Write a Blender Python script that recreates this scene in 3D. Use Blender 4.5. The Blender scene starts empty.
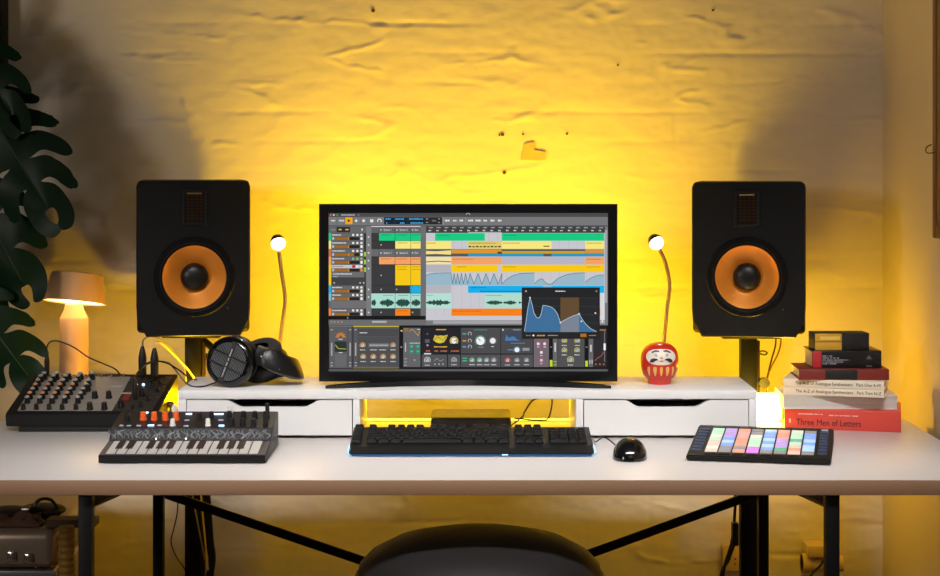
import bpy, bmesh, math, random
from mathutils import Vector, Matrix, noise
random.seed(7)
PI = math.pi
C = bpy.context.scene.collection
F = 1838.0; HZ = 165.0; CX = 470.0; EYE = 1.31      # camera constants (940x576)

def P(x, y, Y):                       # the place at depth Y that the photograph shows at x, y
    return Vector(((x-CX)*Y/F, Y, EYE-(y-HZ)*Y/F))
def hit(x, y, p, n):                  # the place on the plane (p, n) that the photograph shows at x, y
    d = Vector(((x-CX)/F, 1.0, -(y-HZ)/F)); o = Vector((0, 0, EYE))
    return o + d*((p-o).dot(n)/d.dot(n))

# ------------------------------------------------------------------ materials
def lin(c):
    r = []
    for v in c[:3]:
        v /= 255.0
        r.append(v/12.92 if v <= .04045 else ((v+.055)/1.055)**2.4)
    return (*r, 1.0)
MATS = {}
def mat(name, rgb, rough=.5, metal=0., bump=0., bscale=120., var=0., vscale=8., spec=.5, emit=None, estr=0., coat=0., trans=0., stretch=None):
    if name in MATS: return MATS[name]
    m = bpy.data.materials.new(name); m.use_nodes = True
    nt = m.node_tree; b = nt.nodes['Principled BSDF']; L = nt.links.new
    b.inputs['Base Color'].default_value = lin(rgb)
    b.inputs['Roughness'].default_value = rough; b.inputs['Metallic'].default_value = metal
    b.inputs['Specular IOR Level'].default_value = spec
    b.inputs['Coat Weight'].default_value = coat; b.inputs['Transmission Weight'].default_value = trans
    tc = nt.nodes.new('ShaderNodeTexCoord'); src = tc.outputs['Object']
    if stretch:
        mp = nt.nodes.new('ShaderNodeMapping'); mp.inputs['Scale'].default_value = stretch
        L(src, mp.inputs['Vector']); src = mp.outputs['Vector']
    if var > 0:
        n = nt.nodes.new('ShaderNodeTexNoise'); n.inputs['Scale'].default_value = vscale; n.inputs['Detail'].default_value = 5
        L(src, n.inputs['Vector'])
        mx = nt.nodes.new('ShaderNodeMix'); mx.data_type = 'RGBA'
        c = lin(rgb)
        mx.inputs[6].default_value = (*[v*(1-var) for v in c[:3]], 1); mx.inputs[7].default_value = (*[min(1, v*(1+var)) for v in c[:3]], 1)
        L(n.outputs['Fac'], mx.inputs[0]); L(mx.outputs[2], b.inputs['Base Color'])
    if bump > 0:
        n2 = nt.nodes.new('ShaderNodeTexNoise'); n2.inputs['Scale'].default_value = bscale; n2.inputs['Detail'].default_value = 3
        L(src, n2.inputs['Vector'])
        bp = nt.nodes.new('ShaderNodeBump'); bp.inputs['Strength'].default_value = bump; bp.inputs['Distance'].default_value = .002
        L(n2.outputs['Fac'], bp.inputs['Height']); L(bp.outputs['Normal'], b.inputs['Normal'])
    if emit:
        b.inputs['Emission Color'].default_value = lin(emit); b.inputs['Emission Strength'].default_value = estr
    MATS[name] = m
    return m

def attr_mat(name, strength):          # lit display: emits the colours of its picture elements
    m = bpy.data.materials.new(name); m.use_nodes = True
    nt = m.node_tree; b = nt.nodes['Principled BSDF']
    a = nt.nodes.new('ShaderNodeAttribute'); a.attribute_name = 'Col'
    nt.links.new(a.outputs['Color'], b.inputs['Emission Color'])
    b.inputs['Emission Strength'].default_value = strength
    b.inputs['Base Color'].default_value = (0.005, .005, .006, 1); b.inputs['Roughness'].default_value = .45
    b.inputs['Specular IOR Level'].default_value = .2
    return m

def wall_mat(name, base, brick=True):
    m = bpy.data.materials.new(name); m.use_nodes = True
    nt = m.node_tree; b = nt.nodes['Principled BSDF']; L = nt.links.new; N = nt.nodes.new
    b.inputs['Roughness'].default_value = .62; b.inputs['Specular IOR Level'].default_value = .3
    tc = N('ShaderNodeTexCoord')
    n0 = N('ShaderNodeTexNoise'); n0.inputs['Scale'].default_value = 2.2; n0.inputs['Detail'].default_value = 6
    L(tc.outputs['Object'], n0.inputs['Vector'])
    mx = N('ShaderNodeMix'); mx.data_type = 'RGBA'; c = lin(base)
    mx.inputs[6].default_value = (*[v*.86 for v in c[:3]], 1); mx.inputs[7].default_value = (*[min(1, v*1.1) for v in c[:3]], 1)
    L(n0.outputs['Fac'], mx.inputs[0]); L(mx.outputs[2], b.inputs['Base Color'])
    n1 = N('ShaderNodeTexNoise'); n1.inputs['Scale'].default_value = 90; n1.inputs['Detail'].default_value = 4
    mp1 = N('ShaderNodeMapping'); mp1.inputs['Scale'].default_value = (.35, 1, 1)
    L(tc.outputs['Object'], mp1.inputs['Vector']); L(mp1.outputs['Vector'], n1.inputs['Vector'])
    b1 = N('ShaderNodeBump'); b1.inputs['Strength'].default_value = .35; b1.inputs['Distance'].default_value = .0015
    L(n1.outputs['Fac'], b1.inputs['Height'])
    L(b1.outputs['Normal'], b.inputs['Normal'])
    return m

# ------------------------------------------------------------------ mesh builder
def catmull(pts, n=8):
    pts = [Vector(p) for p in pts]
    if len(pts) < 3: return pts
    out = []
    ext = [pts[0]*2-pts[1]] + pts + [pts[-1]*2-pts[-2]]
    for i in range(1, len(ext)-2):
        a, b, c, d = ext[i-1:i+3]
        for k in range(n):
            t = k/n
            out.append(.5*((2*b)+(c-a)*t+(2*a-5*b+4*c-d)*t*t+(3*b-a-3*c+d)*t**3))
    out.append(pts[-1]); return out

class MB:
    def __init__(s): s.bm = bmesh.new(); s.mi = 0; s.col = s.bm.loops.layers.float_color.new('Col'); s.c = None
    def _fin(s, faces, smooth):
        for f in faces:
            f.material_index = s.mi; f.smooth = smooth
            if s.c is not None:
                for l in f.loops: l[s.col] = s.c
    def merge(s, tmp, M=None, smooth=False):
        mp = {}
        for v in tmp.verts: mp[v] = s.bm.verts.new(M @ v.co if M is not None else v.co)
        fs = []
        for f in tmp.faces:
            try: fs.append(s.bm.faces.new([mp[v] for v in f.verts]))
            except ValueError: pass
        s._fin(fs, smooth); tmp.free(); return s
    def box(s, x0, x1, y0, y1, z0, z1, bev=0., seg=2, M=None):
        t = bmesh.new(); bmesh.ops.create_cube(t, size=1)
        for v in t.verts: v.co = Vector(((x0+x1)/2+v.co.x*(x1-x0), (y0+y1)/2+v.co.y*(y1-y0), (z0+z1)/2+v.co.z*(z1-z0)))
        if bev > 0: bmesh.ops.bevel(t, geom=list(t.edges), offset=min(bev, .45*min(abs(x1-x0), abs(y1-y0), abs(z1-z0))), segments=seg, affect='EDGES', profile=.5)
        bmesh.ops.recalc_face_normals(t, faces=t.faces)
        return s.merge(t, M, smooth=False)
    def quad(s, pts):
        vs = [s.bm.verts.new(p) for p in pts]; f = s.bm.faces.new(vs); s._fin([f], False); return s
    def cyl(s, p0, p1, r0, r1=None, seg=20, smooth=True):
        r1 = r0 if r1 is None else r1
        return s.lathe([(0, 0), (r0, 0), (r1, 1), (0, 1)], p0, p1, seg, smooth, unit=True)
    def lathe(s, prof, p0, p1, seg=32, smooth=True, unit=False):
        # prof: (radius, height along axis p0->p1); heights in metres unless unit
        p0, p1 = Vector(p0), Vector(p1); ax = p1-p0; Ln = ax.length; q = ax.to_track_quat('Z', 'Y').to_matrix()
        rings = []; fs = []
        for r, h in prof:
            h = h*Ln if unit else h
            if r < 1e-7: rings.append([s.bm.verts.new(p0+q@Vector((0, 0, h)))])
            else: rings.append([s.bm.verts.new(p0+q@Vector((r*math.cos(2*PI*k/seg), r*math.sin(2*PI*k/seg), h))) for k in range(seg)])
        for a, b in zip(rings[:-1], rings[1:]):
            for k in range(seg):
                k2 = (k+1) % seg
                if len(a) == 1 and len(b) == 1: continue
                if len(a) == 1: vs = [a[0], b[k2], b[k]]; vs.reverse(); fl = vs
                elif len(b) == 1: fl = [a[k], a[k2], b[0]]
                else: fl = [a[k], a[k2], b[k2], b[k]]
                fs.append((s.bm.faces.new(fl), len(a) == 1 or len(b) == 1))
        for f, flat in fs: s._fin([f], smooth and not (flat and abs(prof[0][1]-prof[1][1]) < 1e-9 and len(prof) <= 4))
        s._split = True
        return s
    def tube(s, pts, r, seg=8, n=8, sm=True, cap=True):
        pts = catmull(pts, n) if sm else [Vector(p) for p in pts]
        rs = r if callable(r) else (lambda t: r)
        rings = []; up = Vector((0.0321, .0123, 1)); prev = None
        for i, p in enumerate(pts):
            d = (pts[min(i+1, len(pts)-1)]-pts[max(i-1, 0)])
            if d.length < 1e-9: d = Vector((0, 0, 1))
            d.normalize()
            if prev is None:
                a = d.cross(up); a = a if a.length > 1e-3 else d.cross(Vector((1, 0, 0)))
            else: a = prev - d*prev.dot(d)
            a.normalize(); prev = a; b = d.cross(a); rr = rs(i/(len(pts)-1))
            rings.append([s.bm.verts.new(p+a*rr*math.cos(2*PI*k/seg)+b*rr*math.sin(2*PI*k/seg)) for k in range(seg)])
        fs = []
        for a, b in zip(rings[:-1], rings[1:]):
            for k in range(seg): fs.append(s.bm.faces.new([a[k], a[(k+1) % seg], b[(k+1) % seg], b[k]]))
        if cap: fs.append(s.bm.faces.new(rings[0][::-1])); fs.append(s.bm.faces.new(rings[-1]))
        s._fin(fs, True); return s
    def prism(s, poly, a, b, axis='x', bev=0.):
        # poly in the two other axes, extruded a->b along axis
        def mk(u, v, w): return {'x': Vector((w, u, v)), 'y': Vector((u, w, v)), 'z': Vector((u, v, w))}[axis]
        t = bmesh.new()
        A = [t.verts.new(mk(u, v, a)) for u, v in poly]; B = [t.verts.new(mk(u, v, b)) for u, v in poly]
        t.faces.new(A); t.faces.new(B[::-1])
        for i in range(len(poly)): t.faces.new([A[i], B[i], B[(i+1) % len(poly)], A[(i+1) % len(poly)]])
        bmesh.ops.recalc_face_normals(t, faces=t.faces)
        if bev > 0: bmesh.ops.bevel(t, geom=list(t.edges), offset=bev, segments=2, affect='EDGES', profile=.5)
        return s.merge(t)
    def ball(s, c, r, sc=(1, 1, 1), seg=24, M=None):
        t = bmesh.new(); bmesh.ops.create_uvsphere(t, u_segments=seg, v_segments=seg//2, radius=r)
        for v in t.verts:
            co = Vector((v.co.x*sc[0], v.co.y*sc[1], v.co.z*sc[2])); v.co = (M @ co if M is not None else co)+Vector(c)
        return s.merge(t, None, True)

def obj(name, mb, mats, parent=None, M=None, world=None):
    bmesh.ops.recalc_face_normals(mb.bm, faces=mb.bm.faces) if getattr(mb, '_split', False) else None
    me = bpy.data.meshes.new(name); mb.bm.to_mesh(me); mb.bm.free()
    for m in (mats if isinstance(mats, (list, tuple)) else [mats]): me.materials.append(m)
    if M is not None: me.transform(M.inverted())
    me.set_sharp_from_angle(angle=math.radians(38)) if hasattr(me, 'set_sharp_from_angle') else None
    o = bpy.data.objects.new(name, me); C.objects.link(o)
    if parent: o.parent = parent
    return o
def tag(o, label=None, cat=None, group=None, kind=None):
    if label: o['label'] = label
    if cat: o['category'] = cat
    if group: o['group'] = group
    if kind: o['kind'] = kind
    return o
class Thing:
    def __init__(s, name, label, cat, loc=(0, 0, 0), rz=0., group=None):
        s.o = bpy.data.objects.new(name, None); C.objects.link(s.o); s.o.empty_display_size = .02
        s.o.location = loc; s.o.rotation_euler = (0, 0, rz); tag(s.o, label, cat, group)
        s.M = Matrix.Translation(Vector(loc)) @ Matrix.Rotation(rz, 4, 'Z')
    def part(s, name, mb, mats, parent=None, local=False):      # meshes come in world coordinates unless local
        return obj(name, mb, mats, parent or s.o, None if local else s.M)
def text(name, body, size, M, m, parent, sx=1., ext=.0002, thing=None, align='LEFT'):
    cu = bpy.data.curves.new(name, 'FONT'); cu.body = body; cu.size = size; cu.extrude = ext; cu.align_x = align; cu.align_y = 'CENTER'
    cu.resolution_u = 3
    cu.materials.append(m); tmp = bpy.data.objects.new('tmp', cu); C.objects.link(tmp)
    dg = bpy.context.evaluated_depsgraph_get(); me = bpy.data.meshes.new_from_object(tmp.evaluated_get(dg)); me.name = name
    bpy.data.objects.remove(tmp); o = bpy.data.objects.new(name, me); C.objects.link(o); o.parent = parent
    if thing: M = thing.M.inverted() @ M
    o.matrix_local = M @ Matrix.Diagonal((sx, 1, 1, 1)); return o

# ------------------------------------------------------------------ palette
white = mat('white_laminate', (226, 225, 224), .38, var=.03, vscale=3, bump=.03, bscale=60)
white_desk = mat('desk_laminate', (206, 200, 197), .32, var=.05, vscale=2.5, bump=.05, bscale=30, spec=.5)
edge_wood = mat('edge_wood', (148, 114, 88), .5, var=.12, vscale=5, bump=.1, stretch=(.25, 6, 6))
blackm = mat('black_metal', (5, 5, 5), .5, spec=.25, var=.2, bump=.08, bscale=300)
blackp = mat('black_plastic', (13, 13, 14), .42, bump=.08, bscale=500, var=.15)
glossb = mat('gloss_black', (10, 10, 12), .16, var=.1)
satin = mat('speaker_vinyl', (11, 11, 13), .45, spec=.35, bump=.12, bscale=700, var=.12)
rubber = mat('rubber', (12, 12, 12), .6, bump=.1, bscale=300, var=.1)
cable_m = mat('cable_rubber', (13, 12, 12), .35, var=.1)
chrome = mat('chrome', (200, 196, 190), .18, 1.0, var=.05)
steel = mat('steel', (150, 146, 140), .35, 1.0, var=.1, bump=.05)
greyp = mat('grey_plastic', (84, 84, 86), .5, var=.08)
dark_in = mat('dark_inside', (30, 30, 32), .7, var=.1)
paper = mat('paper', (206, 190, 160), .8, bump=.35, bscale=40, var=.1, vscale=30, stretch=(1, 1, 30))
orange_cap = mat('orange_cap', (226, 92, 28), .45, var=.05)
white_cap = mat('white_cap', (214, 212, 206), .45, var=.04)

# ------------------------------------------------------------------ setting
WY = 4.5; RX = 1.01
def brick_height(x, z):
    # painted masonry: soft broken courses, worn joints, brushed paint
    N = noise.noise; ch = .0720; zz = z+.006*N(Vector((x*1.1, z*1.5, 1.7)))+.0025*N(Vector((x*9, z*4, 7.7)))
    row = math.floor(zz/ch); fz = zz/ch-row
    k = max(0, 1-min(fz, 1-fz)/.16); seg = N(Vector((x*3.6, (row if fz < .5 else row+1)*5.3, 2.2)))
    h = -.0005*k*k-.0095*k*k*max(0, seg-.06)*(1+.8*N(Vector((x*40, z*60, 1))))
    off = (row % 2)*.112+(row*37 % 11)*.006; bx = (x+off)/.225; fx = bx-math.floor(bx)
    kx = max(0, 1-min(fx, 1-fx)*.225/.0075/1.3); h -= .0016*kx*kx*max(0, N(Vector((math.floor(bx)*4.7, row*2.9, .3)))-.05)*2
    g = N(Vector((x*31, z*47, 1.3)))
    h += .0016*N(Vector((x*6, z*11, 3)))+.0014*N(Vector((x*19, z*33, 8)))+.0011*g+.0007*N(Vector((x*58, z*74, 5)))
    r = 1-abs(N(Vector((x*3.6, z*17, 4.4)))+.12*g)*2; q = N(Vector((x*5.1, z*13, 6.1)))
    if r > .80 and q > .02: h += (r-.80)*.018*min(1, (q-.02)*5)*(1+g)
    return h
def wall_grid(name, x0, x1, z0, z1, Y, m):
    mb = MB(); nx = int((x1-x0)/.0065); nz = int((z1-z0)/.0050)
    g = [[mb.bm.verts.new((x0+(x1-x0)*i/nx, Y-brick_height(x0+(x1-x0)*i/nx, z0+(z1-z0)*j/nz), z0+(z1-z0)*j/nz)) for i in range(nx+1)] for j in range(nz+1)]
    fs = [mb.bm.faces.new([g[j][i], g[j][i+1], g[j+1][i+1], g[j+1][i]]) for j in range(nz) for i in range(nx)]
    mb._fin(fs, True)
    # plain masonry round the part the picture shows
    a, b, c, d = (x0, Y, z0), (x1, Y, z0), (x1, Y, z1), (x0, Y, z1)
    mb.box(x0-1.0, x1, Y+.02, Y+.12, 0, 2.7)
    mb.box(x0-1.0, x0, Y-.001, Y+.03, 0, 2.7); mb.box(x0, x1, Y-.001, Y+.03, 0, z0); mb.box(x0, x1, Y-.001, Y+.03, z1, 2.7)
    me = bpy.data.meshes.new(name); mb.bm.to_mesh(me); mb.bm.free(); me.materials.append(m)
    o = bpy.data.objects.new(name, me); C.objects.link(o); o['kind'] = 'structure'; return o
wm = wall_mat('painted_brick', (222, 214, 200)); wm2 = wall_mat('painted_plaster', (216, 204, 184))
wb = wall_grid('wall_back', -1.35, RX+.02, .25, 1.80, WY, wm)
fl = obj('floor', MB().box(-2.4, RX+.1, -.5, WY+.1, -.05, 0), mat('floor_boards', (96, 74, 56), .5, var=.25, vscale=4, bump=.2, stretch=(8, 1, 1))); fl['kind'] = 'structure'
wr = obj('wall_right', MB().box(RX, RX+.1, 1.2, WY+.1, 0, 2.7), wm2); wr['kind'] = 'structure'
# peeled paint and nail holes in the back wall
chipm = mat('bare_plaster', (204, 176, 122), .8, var=.15, vscale=60)
cp = MB(); Yc = WY-.0052
poly = [(521, 160), (522, 153), (524, 150), (523.5, 144), (529, 142.5), (534.5, 142), (534.5, 150), (541, 151), (546, 151.5), (545, 160), (538, 160.5), (530, 160)]
for a, b in ((Yc, Yc+.006),): cp.prism([(P(x, y, Yc).x, P(x, y, Yc).z) for x, y in poly], a, b, 'y')
obj('peeled_paint_patch', cp, chipm, wb)
hm = mat('nail_hole', (92, 62, 30), .9, var=.2)
for x, y, r in ((502.5, 134.5, 1.9), (499.5, 135.2, 1.0), (523, 134.2, 1.1), (567, 133.8, 1.2), (504.3, 172.5, 1.9), (373, 10.5, 1.8), (713, 10, 1.2), (618, 65, 1)):
    p = P(x, y, Yc); obj('nail_hole', MB().cyl(p, p+Vector((0, .007, 0)), r/408, seg=7), hm, wb)
# dark upright at the far left, on the wall
obj('trim_1', MB().box(P(-14, 0, 4.44).x, P(3.5, 0, 4.44).x, 4.42, 4.49, 1.50, 2.4, .003), blackm)['kind'] = 'structure'

# wooden frame on the right wall, its cord hook
t = Thing('picture_frame', 'dark wooden frame hanging on the right wall, cut off by the picture edge', 'picture frame', (RX, 3.80, P(936, 238, 3.98).z))
z0 = P(936, 238, 3.98).z; fm = mat('dark_oak', (104, 70, 44), .45, var=.25, vscale=20, bump=.2, stretch=(10, 10, 1))
mb = MB(); y0, y1, z1 = 3.30, 3.985, z0+.75
for a in ((y1-.03, y1, z0, z1), (y0, y0+.03, z0, z1)): mb.box(RX-.008, RX-.0005, a[0], a[1], a[2], a[3], .003)
mb.box(RX-.008, RX-.0005, y0+.03, y1-.03, z0, z0+.03, .003).box(RX-.008, RX-.0005, y0+.03, y1-.03, z1-.03, z1, .003)
t.part('frame', mb, fm)
t.part('picture', MB().box(RX-.005, RX-.001, y0+.028, y1-.028, z0+.028, z1-.028), mat('picture_paper', (118, 92, 64), .7, var=.2, vscale=5))
pw = P(932, 150, 4.0)
hk = MB().tube([(RX-.001, 4.02, pw.z+.012), (RX-.008, 4.035, pw.z+.006), (RX-.010, 4.03, pw.z-.004), (RX-.012, 4.00, pw.z-.007), (RX-.012, 3.95, pw.z-.006)], .0012, 6)
t.part('wire_hook', hk, blackm)

# ------------------------------------------------------------------ desk
DZ = .744; DX0, DX1, DY0, DY1 = -1.044, .967, 3.302, 4.08
t = Thing('desk', 'long white-topped desk with a wood-coloured edge and black metal legs', 'desk', (0, 3.7, 0))
mb = MB(); mb.box(DX0, DX1, DY0, DY1, DZ-.0275, DZ, .0012, 2)
dk = t.part('tabletop', mb, [white_desk, edge_wood])
for f in dk.data.polygons:
    if abs(f.normal.z) < .6: f.material_index = 1
for sx, xf, xb in ((-1, -.695, -.683), (1, .655, .643)):
    t.part('leg', MB().box(xf-.012, xf+.012, 3.315, 3.345, 0, DZ-.028, .002), blackm)
    t.part('leg', MB().box(xb-.011, xb+.011, 4.02, 4.05, 0, DZ-.028, .002), blackm)
    mb = MB(); M = Matrix.Identity(4)
    mb.tube([(xf, 3.34, .688), (xf, 3.40, .688), (xb, 3.62, .672), (xb, 4.03, .668)], .011, 4, sm=False)
    t.part('side_rail', mb, mat('warm_toned_metal', (60, 44, 28), .4, .6, var=.1))  # bronze tint puts the glow from behind into the rail's colour
    t.part('foot_rail', MB().box(xf-.01, xf+.01, 3.345, 4.02, .10, .125, .002), blackm)
def bar(p0, p1, w, h):
    mb = MB(); p0, p1 = Vector(p0), Vector(p1); d = p1-p0; q = d.to_track_quat('X', 'Z').to_matrix().to_4x4()
    mb.box(0, d.length, -w/2, w/2, -h/2, h/2, .001, 1, Matrix.Translation(p0) @ q); return mb
for (x, y), (x2, y2), Yb in (((160, 492), (640, 655), 4.062), ((766, 490), (290, 662), 4.074)):
    a, b = P(x, y, Yb), P(x2, y2, Yb); t.part('cross_brace', bar(a, b, .006, .020), blackm)
t.part('cross_rail', MB().box(-.68, .64, 4.0, 4.02, .695, .7155, .002), blackm)

# ------------------------------------------------------------------ riser
RZ = .843; RX0, RX1, RY0, RY1 = -.605, .594, 3.805, 4.055
t = Thing('monitor_riser', 'white low riser with two drawers standing on the desk under the screen', 'desk riser', (0, 3.94, DZ))
def X(px): return (px-CX)/483.0
def Z(py): return EYE-(py-HZ)/483.0
t.part('top_panel', MB().box(RX0, RX1, RY0, RY1, Z(399.2), RZ, .0012), white)
for a, b in ((RX0, X(186)), (X(352.8), X(359.8)), (X(576), X(583.3)), (X(749), RX1)):
    t.part('side_panel', MB().box(a, b, RY0+.0008, RY1, DZ, Z(399.2)-.0003, .001), white)
for a, b in ((X(186), X(352.8)), (X(583.3), X(749))):
    t.part('carcass_panel', MB().box(a+.0005, b-.0005, RY1-.010, RY1-.003, DZ+.002, Z(400)).box(a+.0005, b-.0005, RY0+.02, RY1-.011, DZ+.003, DZ+.008), white)
for a, b, c0, c1, c2, c3 in ((X(187), X(352), X(226), X(243), X(303), X(321)), (X(584.2), X(748.2), X(624), X(640), X(694), X(711))):
    zt, zb, zc = Z(400.2), Z(435.3), Z(407.3)
    poly = [(a, zb), (b, zb), (b, zt), (c3, zt)]
    n = 8
    for i in range(1, n): s = i/n; e = s*s*(3-2*s); poly.append((c3+(c2-c3)*s, zt+(zc-zt)*e))
    poly.append((c2, zc)); poly.append((c1, zc))
    for i in range(1, n): s = i/n; e = s*s*(3-2*s); poly.append((c1+(c0-c1)*s, zc+(zt-zc)*e))
    poly += [(c0, zt), (a, zt)]
    dr = t.part('drawer', MB().prism(poly, RY0+.001, RY0+.017, 'y').box(a+.008, a+.016, RY0+.017, RY1-.03, DZ+.012, Z(403)).box(b-.016, b-.008, RY0+.017, RY1-.03, DZ+.012, Z(403)).box(a+.008, b-.008, RY1-.03, RY1-.022, DZ+.012, Z(403)), white)
    t.part('drawer_bottom', MB().box(a+.016, b-.016, RY0+.017, RY1-.03, DZ+.012, DZ+.016), dark_in, dr)
    t.part('drawer_contents', MB().tube([(a+.06, RY0+.06, .80), (a+.12, RY0+.05, .815), (a+.2, RY0+.08, .806), (a+.26, RY0+.05, .812)], .006, 6).box(a+.1, a+.22, RY0+.05, RY0+.16, DZ+.017, .807, .004), blackp, dr)

# ------------------------------------------------------------------ monitor
MY = 3.90
def mx(px): return (px-CX)*MY/F
def mz(py): return EYE-(py-HZ)*MY/F
t = Thing('computer_monitor', 'large black flat monitor showing music software, on the white riser', 'monitor', (0, MY, RZ))
mb = MB()
x0, x1, z0, z1 = mx(319), mx(617.5), mz(381.5), mz(204)
sx0, sx1, sz0, sz1 = mx(328.5), mx(608), mz(371.5), mz(213)
mb.box(x0, x1, MY+.006, MY+.030, z0, z1, .006, 3)
for q in ((x0, sx0, z0, z1), (sx1, x1, z0, z1), (sx0, sx1, z0, sz0), (sx0, sx1, sz1, z1)): mb.box(q[0], q[1], MY, MY+.0065, q[2], q[3])
mb.box(x0+.12, x1-.12, MY+.028, MY+.055, z0+.05, z1-.06, .012)
ho = t.part('housing', mb, mat('monitor_plastic', (12, 12, 14), .3, var=.1))
# curved foot, tips to the front
f = MB(); A, B = [], []
N = 28
up, lo = [], []
for i in range(N+1):
    s = -1+2*i/N; w = 1-abs(s)**10
    px = (325.5+ (611-325.5)*(i/N)); yc = 3.905-.062*abs(s)**1.7
    up.append((px, yc, w))
t1 = bmesh.new(); rows = []
for px, yc, w in up:
    x = (px-CX)*yc/F; hw = .007+.010*w; h = .0048+.007*w*(.35+.65*(1-abs((px-468)/143)**1.2))
    rows.append([t1.verts.new(v) for v in ((x, yc-hw, RZ+.0005), (x, yc-hw*.8, RZ+.0005+h), (x, yc+hw*.8, RZ+.0005+h), (x, yc+hw, RZ+.0005))])
for a, b in zip(rows[:-1], rows[1:]):
    for k in range(4): t1.faces.new([a[k], b[k], b[(k+1) % 4], a[(k+1) % 4]])
t1.faces.new(rows[0]); t1.faces.new(rows[-1][::-1]); bmesh.ops.recalc_face_normals(t1, faces=t1.faces); f.merge(t1)
t.part('stand_foot', f, glossb)
t.part('stand_neck', MB().box(-.03, .03, 3.955, 3.985, RZ+.004, z0+.12, .004).box(-.05, .05, 3.91, 3.985, RZ+.001, RZ+.009, .003), glossb)

S = MB(); lay = [0]
def R(x0, y0, x1, y1, c, d=0):
    S.c = lin(c); Y = MY+.005-.00012*d; q = lambda x, y: Vector((mx(x), Y, mz(y)))
    S.quad([q(x0, y1), q(x1, y1), q(x1, y0), q(x0, y0)])
def PG(pts, c, d=0):
    S.c = lin(c); Y = MY+.005-.00012*d
    S.quad([Vector((mx(x), Y, mz(y))) for x, y in pts])
def CI(x, y, r, c, d=4, n=12): PG([(x+r*math.cos(2*PI*k/n), y+r*math.sin(2*PI*k/n)) for k in range(n)], c, d)
def DASH(x0, x1, y, c, d=4, h=.7, w=1.1):    # lines of very small lettering
    x = x0
    rd = random.Random(int(x0*7+y*13))
    while x < x1:
        L = w*(.5+rd.random()); R(x, y-h/2*(.6+.5*rd.random()), min(x+L, x1), y+h/2, c, d); x += L+.35
def LINE(pts, w, c, d=5):
    for (a, b), (e, g) in zip(pts[:-1], pts[1:]):
        dx, dy = e-a, g-b; L = math.hypot(dx, dy) or 1; nx, ny = -dy/L*w/2, dx/L*w/2
        PG([(a+nx, b+ny), (e+nx, g+ny), (e-nx, g-ny), (a-nx, b-ny)], c, d)
def RING(x, y, r, w, c, d=5, a0=2.3, a1=7.1): LINE([(x+r*math.cos(a0+(a1-a0)*k/12), y+r*math.sin(a0+(a1-a0)*k/12)) for k in range(13)], w, c, d)
G = lambda v: (v, v, v+2)
W = (235, 235, 235)
R(328.5, 213, 608, 371.5, G(98))
R(328.5, 213, 608, 217, G(76), 1)
for x, c in ((330.5, (190, 120, 120)), (333.6, (235, 220, 200)), (337, (70, 160, 90))): CI(x, 215, .9, c)
DASH(341, 355, 215, (215, 210, 215), 3, 1.0); CI(358.5, 215, .7, (150, 150, 150)); RING(468, 215.2, 2, .7, (190, 190, 190), 4, 3.3, 6.1)
R(328.5, 217, 608, 225.3, G(122), 1); R(328.5, 225.3, 608, 226.4, G(88), 2)
for x in (336.5, 344.5, 353, 360, 367.5, 376): R(x, 217.5, x+.4, 225, G(88), 3)
DASH(331, 335, 220.6, W, 4, 1.6); DASH(339, 344, 220.6, W, 4, 1.6)
R(345, 217.4, 352.4, 224.2, (246, 170, 20), 3); PG([(347.6, 219.2), (350.4, 220.8), (347.6, 222.4)], (60, 40, 10), 5)
CI(356, 220.8, 1.3, W); CI(363.5, 220.8, 1.4, W); R(370, 219.5, 373.2, 222, W, 4); CI(371.6, 221, 1.6, W); RING(379.3, 221, 1.9, 1, W, 4, 2.6, 6.9)
R(384, 217.3, 424, 224.5, (16, 32, 48), 3); R(424, 217.3, 442, 224.5, (38, 38, 42), 3)
B1 = (70, 165, 220)
for a, b in ((385.5, 391), (395, 404), (409, 423)): DASH(a, b, 219, B1, 5, 1.6, 1.3); 
for a, b in ((386, 387.5), (400, 404.5), (410.5, 423)): DASH(a, b, 223, B1, 5, 1.6, 1.3)
R(394, 217.6, 394.4, 224.2, (40, 60, 80), 5); R(407.5, 217.6, 407.9, 224.2, (40, 60, 80), 5)
for x, y in ((427, 219), (427, 222.5), (439, 219), (439, 222.5)): R(x-1, y-.5, x+1, y+.5, G(150), 5)
R(432, 220, 436, 221.6, G(110), 5)
for a, b in ((445, 449.5), (453, 456.5), (459.5, 463), (468, 473), (475.5, 481), (483.5, 487), (490.5, 494.5), (498, 501.5)): DASH(a, b, 220.6, W, 4, 1.8, 1.8)
for x in (443, 465.5): R(x, 217.5, x+.6, 225, G(155), 3)
# browser column
R(328.5, 226.4, 366, 316, G(104), 1); R(366, 226.4, 371.2, 316, G(126), 1); R(371.2, 226.4, 420.5, 316, G(56), 1); R(420.5, 226.4, 426, 316, G(112), 2)
R(336.5, 227, 350, 232.3, (44, 40, 38), 3); R(338.5, 229, 341.5, 230.3, (236, 176, 90), 4); R(345.3, 229, 348.3, 230.3, (236, 176, 90), 4); DASH(331, 335, 229.8, G(170), 4)
PG([(361.5, 228), (363, 229.5), (361.5, 231.5)], W, 4)
R(371.2, 226.2, 420.5, 226.9, (240, 236, 240), 4); R(371.2, 226.9, 420.5, 233, G(100), 3)
GR, YE, OR, YL, BL, TE, OO = (10, 208, 132), (255, 238, 130), (252, 166, 104), (255, 206, 4), (0, 180, 240), (176, 226, 212), (255, 132, 4)
rows = ((233, 241, GR), (241, 249, YE), (249, 256.8, (214, 112, 60)), (256.8, 264.6, OR), (264.6, 272.3, YL), (285.6, 293.2, BL), (293.2, 301, (150, 200, 200)), (308.6, 316, OO))
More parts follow.
